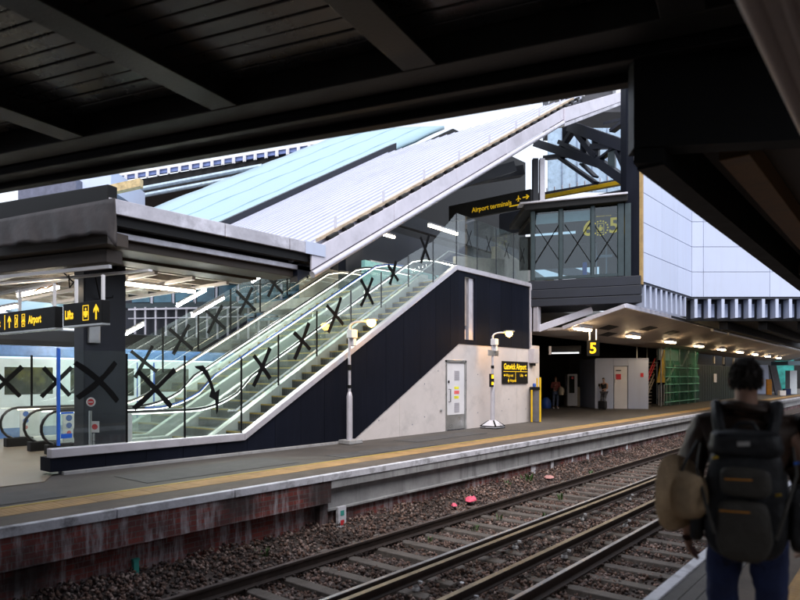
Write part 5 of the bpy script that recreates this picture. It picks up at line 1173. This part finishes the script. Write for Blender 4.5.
def person(label, pos, face_dir, hgt, pose, cols, detail=True, hairlong=False, group=None, reuse=None):
    """pose: dict of joint overrides in a local frame (x right, y forward, z up) for a 1.78 m figure"""
    root = thing('person', pos, label, 'person', group)
    fw = Vector(face_dir).normalized(); rt = fw.cross(up); k = hgt/1.78
    def W(p): return (rt*p[0]+fw*p[1]+up*p[2])*k
    J = dict(pel=(0, 0, .96), waist=(0, .0, 1.10), chest=(0, .0, 1.30), neck0=(0, -.005, 1.47), neck1=(0, .01, 1.54), head0=(0, .02, 1.60), head1=(0, .015, 1.675), head2=(0, 0, 1.73),
        hl=(-.095, 0, .90), kl=(-.11, .02, .50), al=(-.115, -.02, .09), tl=(-.13, .13, .035), hr=(.095, 0, .90), kr=(.11, .02, .50), ar=(.115, -.02, .09), tr=(.13, .13, .035),
        sl=(-.195, 0, 1.425), el=(-.27, -.03, 1.14), wl=(-.27, .05, .89), gl=(-.265, .085, .80), sr=(.195, 0, 1.425), er=(.27, -.03, 1.14), wr=(.27, .05, .89), gr=(.265, .085, .80))
    J.update(pose)
    names = list(J); V = [W(J[n]) for n in names]; ix = {n: i for i, n in enumerate(names)}
    R = dict(pel=(.14, .11), waist=(.125, .095), chest=(.155, .11), neck0=(.075, .07), neck1=.055, head0=(.053, .072), head1=(.057, .083), head2=(.048, .065), hl=.085, kl=.055, al=.038, tl=(.042, .025), hr=.085, kr=.055, ar=.038, tr=(.042, .025),
        sl=.06, el=.042, wl=.028, gl=(.018, .034), sr=.06, er=.042, wr=.028, gr=(.018, .034))
    Ed = [('pel', 'waist'), ('waist', 'chest'), ('chest', 'neck0'), ('neck0', 'neck1'), ('neck1', 'head0'), ('head0', 'head1'), ('head1', 'head2'), ('pel', 'hl'), ('hl', 'kl'), ('kl', 'al'), ('al', 'tl'), ('pel', 'hr'), ('hr', 'kr'), ('kr', 'ar'), ('ar', 'tr'), ('chest', 'sl'), ('sl', 'el'), ('el', 'wl'), ('wl', 'gl'), ('chest', 'sr'), ('sr', 'er'), ('er', 'wr'), ('wr', 'gr')]
    sc = lambda r, g_=1., a=0.: tuple((x*g_+a)*k for x in r) if isinstance(r, tuple) else (r*g_+a)*k
    # fingers are short chains rooted in the palm
    Vf, Ef, Rf = list(V), [(ix[a], ix[c]) for a, c in Ed], [sc(R[n]) for n in names]
    if detail:
        for sgn, w_, g_ in ((-1, 'wl', 'gl'), (1, 'wr', 'gr')):
            a, c = Vector(J[w_]), Vector(J[g_]); d = (c-a).normalized(); side = Vector((0, 1, 0)) if abs(d.y) < .7 else Vector((0, 0, 1)); side = (side-d*side.dot(d)).normalized(); cur = Vector((-sgn, 0, 0))
            for q, ln in zip((-.027, -.009, .009, .027), (.065, .08, .085, .07)):
                i0 = len(Vf); r0 = c+side*q+d*.015
                Vf += [W(r0), W(r0+d*ln*.5+cur*.012), W(r0+d*ln*.95+cur*.04)]; Ef += [(ix[g_], i0), (i0, i0+1), (i0+1, i0+2)]; Rf += [sc(.0095), sc(.009), sc(.007)]
            i0 = len(Vf); r0 = a.lerp(c, .45)+side*.03
            Vf += [W(r0+side*.012+d*.02), W(r0+side*.022+d*.055+cur*.015)]; Ef += [(ix[w_], i0), (i0, i0+1)]; Rf += [sc(.011), sc(.008)]
    skinned('body', Vf, Ef, Rf, cols['skin'], root, 2 if detail else 1)
    def garment(nm, ns, m, grow, add, ends={}):
        n_ = [n for n in names if n in ns]; id_ = {n: i for i, n in enumerate(n_)}
        Vv = [W(ends.get(n, J[n])) for n in n_]; Ee = [(id_[a], id_[c]) for a, c in Ed if a in id_ and c in id_]
        return skinned(nm, Vv, Ee, [sc(R[n], grow, add) for n in n_], m, root, 2 if detail else 1, id_[n_[0]] if 'pel' not in id_ else id_['pel'])
    def mid(a, c, f): return tuple(Vector(J[a]).lerp(Vector(J[c]), f))
    if cols.get('sleeveless'): garment('top', {'pel', 'waist', 'chest', 'neck0', 'sl', 'sr'}, cols['top'], 1.0, .014, {'neck0': mid('chest', 'neck0', .75)})
    else: garment('jacket', {'pel', 'waist', 'chest', 'neck0', 'sl', 'el', 'wl', 'sr', 'er', 'wr'}, cols['top'], 1.08, .030 if detail else .014, {'neck0': mid('neck0', 'neck1', .3), 'wl': mid('el', 'wl', .93), 'wr': mid('er', 'wr', .93), 'pel': (0, 0, .95)})
    garment('jeans', {'pel', 'hl', 'kl', 'al', 'hr', 'kr', 'ar'}, cols['legs'], 1.05, .016, {'pel': (J['pel'][0], J['pel'][1], J['pel'][2]-.02), 'al': mid('kl', 'al', .93), 'ar': mid('kr', 'ar', .93)})
    for a, c in (('al', 'tl'), ('ar', 'tr')): skinned('shoe', [W(Vector(J[a])+Vector((0, -.05, -.045))), W(Vector(J[a])+Vector((0, .03, -.04))), W(J[c])], [(0, 1), (1, 2)], [sc(.045), sc(.05), sc((.05, .034))], cols['shoe'], root, 1)
    # hair: cap over the skull; face: eyes, nose, ears
    h0, h1, h2 = Vector(J['head0']), Vector(J['head1']), Vector(J['head2'])
    bm = bmesh.new(); bmesh.ops.create_uvsphere(bm, u_segments=28, v_segments=18, radius=1)
    bmesh.ops.delete(bm, geom=[v for v in bm.verts if not (v.co.z > .30 - .25*(v.co.y > .45) or (v.co.y < .15 and v.co.z > -.42+.62*max(0, v.co.y+.5)))], context='VERTS')
    for v in bm.verts:
        n_ = 1+.025*math.sin(v.co.x*17+v.co.z*11)+.02*math.sin(v.co.y*23-v.co.z*9); q = h1+Vector((v.co.x*.062*n_, v.co.y*.090*n_-.008, v.co.z*.098*n_-.006)); v.co = W(q)
    if hairlong:
        k0 = len(bm.verts); 
    if detail:
        bmesh.ops.recalc_face_normals(bm, faces=bm.faces); src = [(f.calc_center_median(), f.normal.copy()) for f in bm.faces]; rr_ = random.Random(3)
        for _ in range(2600):
            c_, n0 = rr_.choice(src); n0 = n0 if (c_-W(h1)).dot(n0) > 0 else -n0
            c_ = c_+Vector((rr_.uniform(-.012, .012), rr_.uniform(-.012, .012), rr_.uniform(-.012, .012))); dn = (Vector((rr_.uniform(-.5, .5), rr_.uniform(-.5, .5), -1))+n0*.3); dn = (dn-n0*dn.dot(n0)*.8).normalized(); sd_ = dn.cross(n0); sd_ = sd_.normalized()*.0016 if sd_.length > 1e-4 else Vector((.0016, 0, 0))
            vv = [bm.verts.new(c_-sd_+n0*.002), bm.verts.new(c_+sd_+n0*.002), bm.verts.new(c_+dn*rr_.uniform(.010, .018)+n0*.003)]; bm.faces.new(vv)
    hm = bpy.data.meshes.new('hair'); bm.to_mesh(hm); bm.free(); hm.materials.append(cols['hair']); hm.polygons.foreach_set('use_smooth', [True]*len(hm.polygons))
    ho = bpy.data.objects.new('hair', hm); C.objects.link(ho); ho.parent = root; sm_ = ho.modifiers.new('s', 'SOLIDIFY'); sm_.thickness = .006*k; sm_.offset = 1
    if detail:
        b = MB(); fy = h1.y+.098
        for s_ in (-1, 1): 
            c_ = Vector(root.location)+W((s_*.032, fy-.012, h1.z-.025)); b.lathe(c_, [(.004, -.012), (.012, 0), (.004, .012)], 8)
        b.build('eye', M['white'], root, smooth=True)
        skinned('ear', [W((-.058, h1.y-.005, h1.z-.045)), W((-.070, h1.y-.02, h1.z-.025)), W((-.069, h1.y-.02, h1.z+.005))], [(0, 1), (1, 2)], [sc((.007, .011)), sc((.007, .018)), sc((.006, .014))], cols['skin'], root, 1)
        skinned('ear', [W((.058, h1.y-.005, h1.z-.045)), W((.070, h1.y-.02, h1.z-.025)), W((.069, h1.y-.02, h1.z+.005))], [(0, 1), (1, 2)], [sc((.007, .011)), sc((.007, .018)), sc((.006, .014))], cols['skin'], root, 1)
        skinned('nose', [W((0, fy-.008, h1.z-.01)), W((0, fy+.012, h1.z-.055)), W((0, fy-.004, h1.z-.065))], [(0, 1), (1, 2)], [sc(.009), sc(.014), sc(.01)], cols['skin'], root, 1)
        b = MB(); c_ = Vector(root.location)+W((0, fy-.014, h1.z-.095)); b.lathe(c_, [(.01, -.006), (.024, 0), (.01, .006)], 8); b.build('mouth', mat('lips', (.30, .12, .10), .5), root, smooth=True)
        # collar and hem details on the jacket
        b = MB(); n_ = 14; cz = J['neck0'][2]; rr = []
        for i in range(n_+1): a = 2*PI*i/n_; rr.append(Vector(root.location)+W((.082*math.cos(a), .075*math.sin(a)-.005, cz+.062+.012*math.sin(a*2))))
        b.tube(rr, .028*k, 8, caps=False, sz=1.8); b.build('collar', cols['top'], root, smooth=True)
    return root, W, J
walk = dict(kl=(-.11, .06, .50), al=(-.12, .10, .10), tl=(-.135, .25, .04), kr=(.11, .05, .49), ar=(.115, -.14, .11), tr=(.125, .0, .04), el=(-.265, -.07, 1.15), wl=(-.27, .02, .90), gl=(-.265, .055, .81), er=(.275, .0, 1.14), wr=(.27, .12, .92), gr=(.262, .17, .845))
PP = on_depth(746, 378, 3.14); PP.z = 0; PF = Vector((.985, .17, 0))
man, W, J = person('man in brown jacket and blue jeans with a backpack, seen from behind', PP, PF, 1.78, walk, dict(skin=M['skin'], top=M['jacket'], legs=M['jeans'], hair=M['hair'], shoe=M['shoe']))
tx = bpy.data.textures.new('folds', 'CLOUDS'); tx.noise_scale = .09; tx.noise_depth = 3
for ch in [o_ for o_ in bpy.data.objects if o_.parent == man and o_.name.split('.')[0] in ('jacket', 'jeans')]:
    sb_ = ch.modifiers.new('s', 'SUBSURF'); sb_.levels = sb_.render_levels = 1; dm = ch.modifiers.new('folds', 'DISPLACE'); dm.texture = tx; dm.strength = .035; dm.mid_level = .5; dm.texture_coords = 'LOCAL'
# backpack
bp = thing('backpack', PP+W((0, -.22, .9)), 'large black backpack with grey centre panel on the man in front', 'backpack')
def WP(p): return PP+W(p)
def rbox(name, x0, x1, y0, y1, z0, z1, m, r, parent=bp, taper=0., sub=2):
    b = MB(); t_ = taper
    vs = []; nz, nx_ = 6, 5
    bm = bmesh.new(); bmesh.ops.create_cube(bm, size=1); bmesh.ops.subdivide_edges(bm, edges=bm.edges[:], cuts=4, use_grid_fill=True)
    rx, ry, rz_ = (x1-x0)/2, (y1-y0)/2, (z1-z0)/2; c = ((x0+x1)/2, (y0+y1)/2, (z0+z1)/2)
    for v in bm.verts:
        q = Vector(v.co)*2; s_ = Vector(tuple(math.copysign(abs(x)**1.0, x) for x in q)); l = max(abs(q.x), abs(q.y), abs(q.z)); p4 = (abs(q.x)**5+abs(q.y)**5+abs(q.z)**5)**(1/5); q = q/p4*l
        wr = 1+.03*math.sin(q.z*5+q.x*3); kx = 1-t_*max(0, q.z)
        v.co = WP((c[0]+q.x*rx*kx*wr, c[1]+q.y*ry*kx*wr, c[2]+q.z*rz_))-wloc(parent)
    bmesh.ops.recalc_face_normals(bm, faces=bm.faces)
    me = bpy.data.meshes.new(name); bm.to_mesh(me); bm.free(); me.materials.append(m); me.polygons.foreach_set('use_smooth', [True]*len(me.polygons))
    o = bpy.data.objects.new(name, me); C.objects.link(o); o.parent = parent; s = o.modifiers.new('s', 'SUBSURF'); s.levels = s.render_levels = 2; dm = o.modifiers.new('folds', 'DISPLACE'); dm.texture = tx; dm.strength = .016; dm.mid_level = .5; dm.texture_coords = 'LOCAL'
    return o
rbox('main_compartment', -.175, .175, -.34, -.13, .84, 1.37, M['pack'], .1, taper=.12)
rbox('lid', -.15, .15, -.345, -.13, 1.31, 1.435, M['pack'], .08)
rbox('front_pocket', -.115, .105, -.42, -.33, .86, 1.13, M['pack_grey'], .05, taper=.05)
rbox('upper_pocket', -.10, .10, -.40, -.33, 1.145, 1.275, M['pack_grey'], .05)
rbox('side_pocket', -.235, -.175, -.31, -.17, .90, 1.16, M['pack'], .05); rbox('side_pocket', .175, .24, -.31, -.17, .90, 1.2, M['pack'], .05)
for s_ in (-1, 1):
    b = MB(); b.tube([WP((s_*.10, -.17, 1.38)), WP((s_*.12, -.135, 1.47)), WP((s_*.13, -.05, 1.545)), WP((s_*.135, .03, 1.545)), WP((s_*.14, .13, 1.47)), WP((s_*.145, .15, 1.3)), WP((s_*.16, .12, 1.12)), WP((s_*.17, -.02, .98)), WP((s_*.17, -.16, .95))], .028, 8); b.build('shoulder_strap', M['pack'], bp, smooth=True)
    b = MB(); b.tube([WP((s_*.19, -.20, 1.36)), WP((s_*.20, -.30, 1.25)), WP((s_*.155, -.40, 1.1)), WP((s_*.12, -.425, .98))], .008, 6); b.build('compression_strap', M['pack_grey'], bp)
b = MB(); b.tube([WP((-.05, -.16, 1.43)), WP((-.03, -.16, 1.465)), WP((.03, -.16, 1.465)), WP((.05, -.16, 1.43))], .011, 6); b.build('grab_handle', M['pack'], bp, smooth=True)
b = MB(); b.beam(WP((-.08, -.403, 1.225)), WP((.03, -.403, 1.228)), .006, .005); b.beam(WP((-.1, -.425, 1.085)), WP((.02, -.425, 1.088)), .006, .005); b.build('zip', M['orange'], bp)
b = MB(); b.beam(WP((-.03, -.349, 1.38)), WP((.02, -.349, 1.384)), .006, .02); b.build('logo_patch', M['steel'], bp)
for x_, z_, m_ in ((.19, 1.30, 'blue_film'), (.20, 1.02, 'blue_film'), (.12, 1.16, 'yellow'), (-.13, 1.31, 'yellow'), (.215, 1.12, 'steel')): b = MB(); b.beam(WP((x_, -.345 if abs(x_) < .18 else -.30, z_)), WP((x_+.02, -.35 if abs(x_) < .18 else -.30, z_+.006)), .012, .01); b.build('buckle', M[m_], bp)
# hat hung at the left side
ht_ = thing('straw_hat', WP((-.30, -.22, 1.1)), 'tan brimmed hat hanging from the left side of the backpack', 'hat')
vs, fs = [], []; prof = [(.002, .115), (.05, .118), (.075, .10), (.085, .05), (.09, .005), (.12, .0), (.16, -.012), (.185, -.03), (.183, -.036), (.155, -.02), (.09, -.006), (.078, .04), (.06, .09), (.002, .1)]
b = MB(); n_ = 28
ax = Vector((.62, -.55, .02)).normalized(); a1 = ax.cross(Vector((0, 0, 1))).normalized(); a2 = ax.cross(a1)
for r, h in prof:
    for j in range(n_):
        t_ = 2*PI*j/n_; fold = .032*math.cos(2*t_)*(r/.185)**2 if r > .095 else 0
        q = Vector((-.265, -.28, 1.12))+a1*(r*.85*math.cos(t_))+a2*(r*(1.3 if r < .1 else 1.02)*math.sin(t_))+ax*(h+fold*.9); vs.append(WP(q))
for i in range(len(prof)-1):
    for j in range(n_): fs.append((i*n_+j, i*n_+(j+1) % n_, (i+1)*n_+(j+1) % n_, (i+1)*n_+j))
b.add(vs, fs); b.build('crown_and_brim', M['hat'], ht_, smooth=True, flat_angle=60)
b = MB(); b.tube([WP((-.20, -.25, 1.38)), WP((-.25, -.28, 1.28)), WP((-.28, -.30, 1.2))], .007, 6); b.build('cord', M['pack'], ht_)
# woman leaning by the hoarding, looking at her phone
WPs = on_depth(604, 378, 33.9); WPs.z = 0
wom, Ww, Jw = person('woman in dark sleeveless top looking at her phone by the white hoarding', WPs, (-.75, .1, 0), 1.72, dict(head0=(0, .05, 1.59), head1=(0, .07, 1.67), head2=(0, .06, 1.73), er=(.22, .03, 1.15), wr=(.12, .26, 1.25), gr=(.09, .33, 1.30), el=(-.22, .02, 1.15), wl=(-.06, .2, 1.10), gl=(.03, .22, 1.08), kl=(-.10, .14, .5), kr=(.10, .1, .5), al=(-.1, .08, .09), tl=(-.11, .23, .035)),
    dict(skin=mat('fair_skin', (.46, .28, .21), .5), top=M['pack'], legs=mat('grey_leggings', (.10, .10, .12), .8), hair=M['hair'], shoe=M['shoe'], sleeveless=True), False, True)
b = MB(); q = WPs+Ww((.09, .37, 1.34)); b.box(q.x-.02, q.x+.02, q.y-.04, q.y+.04, q.z-.07, q.z+.08); tag(b.build('phone', M['black'], bevel=.008), 'black phone held up by the woman at the hoarding', 'phone')
q = on_depth(602.5, 410, 33.4); q.z = 0; t = thing('suitcase', q, 'small black wheeled suitcase in front of the woman', 'suitcase')
b = MB(); b.box(q.x-.16, q.x+.16, q.y-.2, q.y+.2, .05, .46); b.build('case', M['pack'], t, bevel=.04)
b = MB(); b.tube([(q.x, q.y-.12, .46), (q.x, q.y-.12, .62), (q.x, q.y+.12, .62), (q.x, q.y+.12, .46)], .012, 6); b.build('handle', M['steel'], t)
b = MB(); [b.box(q.x-.03, q.x+.03, q.y+s_*.16-.02, q.y+s_*.16+.02, 0, .055) for s_ in (-1, 1)]; b.build('wheel', M['rubber'], t)
q = on_depth(555.5, 378, 34.5); q.z = 0
mm, _, _ = person('person in red top and patterned trousers standing in the opening', q, (-.7, -.7, 0), 1.74, dict(er=(.27, .05, 1.15), wr=(.1, .25, 1.3), gr=(.06, .3, 1.38)), dict(skin=M['skin'], top=mat('red_brown_top', (.16, .035, .03), .8, var=.4), legs=mat('patterned_trousers', (.07, .09, .16), .8, var=.7, scale=14), hair=mat('reddish_hair', (.16, .05, .025), .7), shoe=M['white']), False, True)
q = on_depth(561, 378, 34.2); q.z = 0; b = MB(); b.tube([(q.x, q.y, .75), (q.x+.02, q.y, .95), (q.x+.02, q.y, 1.1), (q.x, q.y, 1.2)], [.12, .17, .15, .06], 10); tag(b.build('shoulder_bag', M['tan'], smooth=True), 'tan bag carried by the person in the red top', 'bag')
q = on_depth(546, 378, 35); q.z = 0; b = MB(); b.tube([(q.x, q.y, 0), (q.x, q.y, .2), (q.x, q.y, .45), (q.x, q.y, .6)], [.26, .3, .26, .1], 10); tag(b.build('blue_bag', M['blue'], smooth=True), 'blue bag on the ground left of the person in red', 'bag')

# ================================================================== LIGHT, SKY, CAMERA
SUN_EL, SUN_AZ = math.radians(32), None
world = bpy.data.worlds.new('World'); bpy.context.scene.world = world; world.use_nodes = True
nt = world.node_tree; N, L = nt.nodes, nt.links; bg = N['Background']
sky = N.new('ShaderNodeTexSky'); sky.sky_type = 'NISHITA'; sky.sun_disc = False
sd = Vector((-.38, -.42, .82)).normalized()      # towards the sun: behind the camera, veiled by cloud
sky.sun_elevation = math.asin(sd.z); sky.sun_rotation = math.atan2(sd.x, sd.y)
sky.air_density = .7; sky.dust_density = 9; sky.ozone_density = .8
tcw = N.new('ShaderNodeTexCoord'); cn = N.new('ShaderNodeTexNoise'); cn.inputs['Scale'].default_value = 2.2; cn.inputs['Detail'].default_value = 6; L.new(tcw.outputs['Generated'], cn.inputs['Vector'])
cr = N.new('ShaderNodeMapRange'); cr.inputs['From Min'].default_value = .35; cr.inputs['From Max'].default_value = .6; cr.inputs['To Min'].default_value = .6; cr.inputs['To Max'].default_value = .9; L.new(cn.outputs['Fac'], cr.inputs['Value'])
cm = N.new('ShaderNodeMix'); cm.data_type = 'RGBA'; L.new(cr.outputs['Result'], cm.inputs['Factor']); L.new(sky.outputs['Color'], cm.inputs['A']); cm.inputs['B'].default_value = (5.0, 5.45, 6.2, 1)   # veil of cloud
L.new(cm.outputs['Result'], bg.inputs['Color']); bg.inputs['Strength'].default_value = .15
su = bpy.data.lights.new('sun', 'SUN'); su.energy = 1.0; su.angle = math.radians(40); su.color = (1, .98, .95)
so = bpy.data.objects.new('sun', su); C.objects.link(so); so.rotation_euler = (-sd).to_track_quat('-Z', 'Y').to_euler()
cam = bpy.data.cameras.new('camera'); co = bpy.data.objects.new('camera', cam); C.objects.link(co); bpy.context.scene.camera = co
co.location = (0, 0, CAMZ); co.rotation_euler = Vector((VX, VY, 0)).to_track_quat('-Z', 'Y').to_euler()
cam.sensor_width = 36; cam.lens = 36*F/800; cam.shift_y = 78/800; cam.clip_start = .05; cam.clip_end = 2000
cam.dof.use_dof = True; cam.dof.focus_distance = 17; cam.dof.aperture_fstop = 1.4
sc = bpy.context.scene
sc.view_settings.view_transform = 'Standard'; sc.view_settings.look = 'None'; sc.view_settings.exposure = 1.0; sc.view_settings.gamma = 1
sc.cycles.max_bounces = 8; sc.cycles.transparent_max_bounces = 24; sc.cycles.use_denoising = True; sc.cycles.sample_clamp_indirect = 6
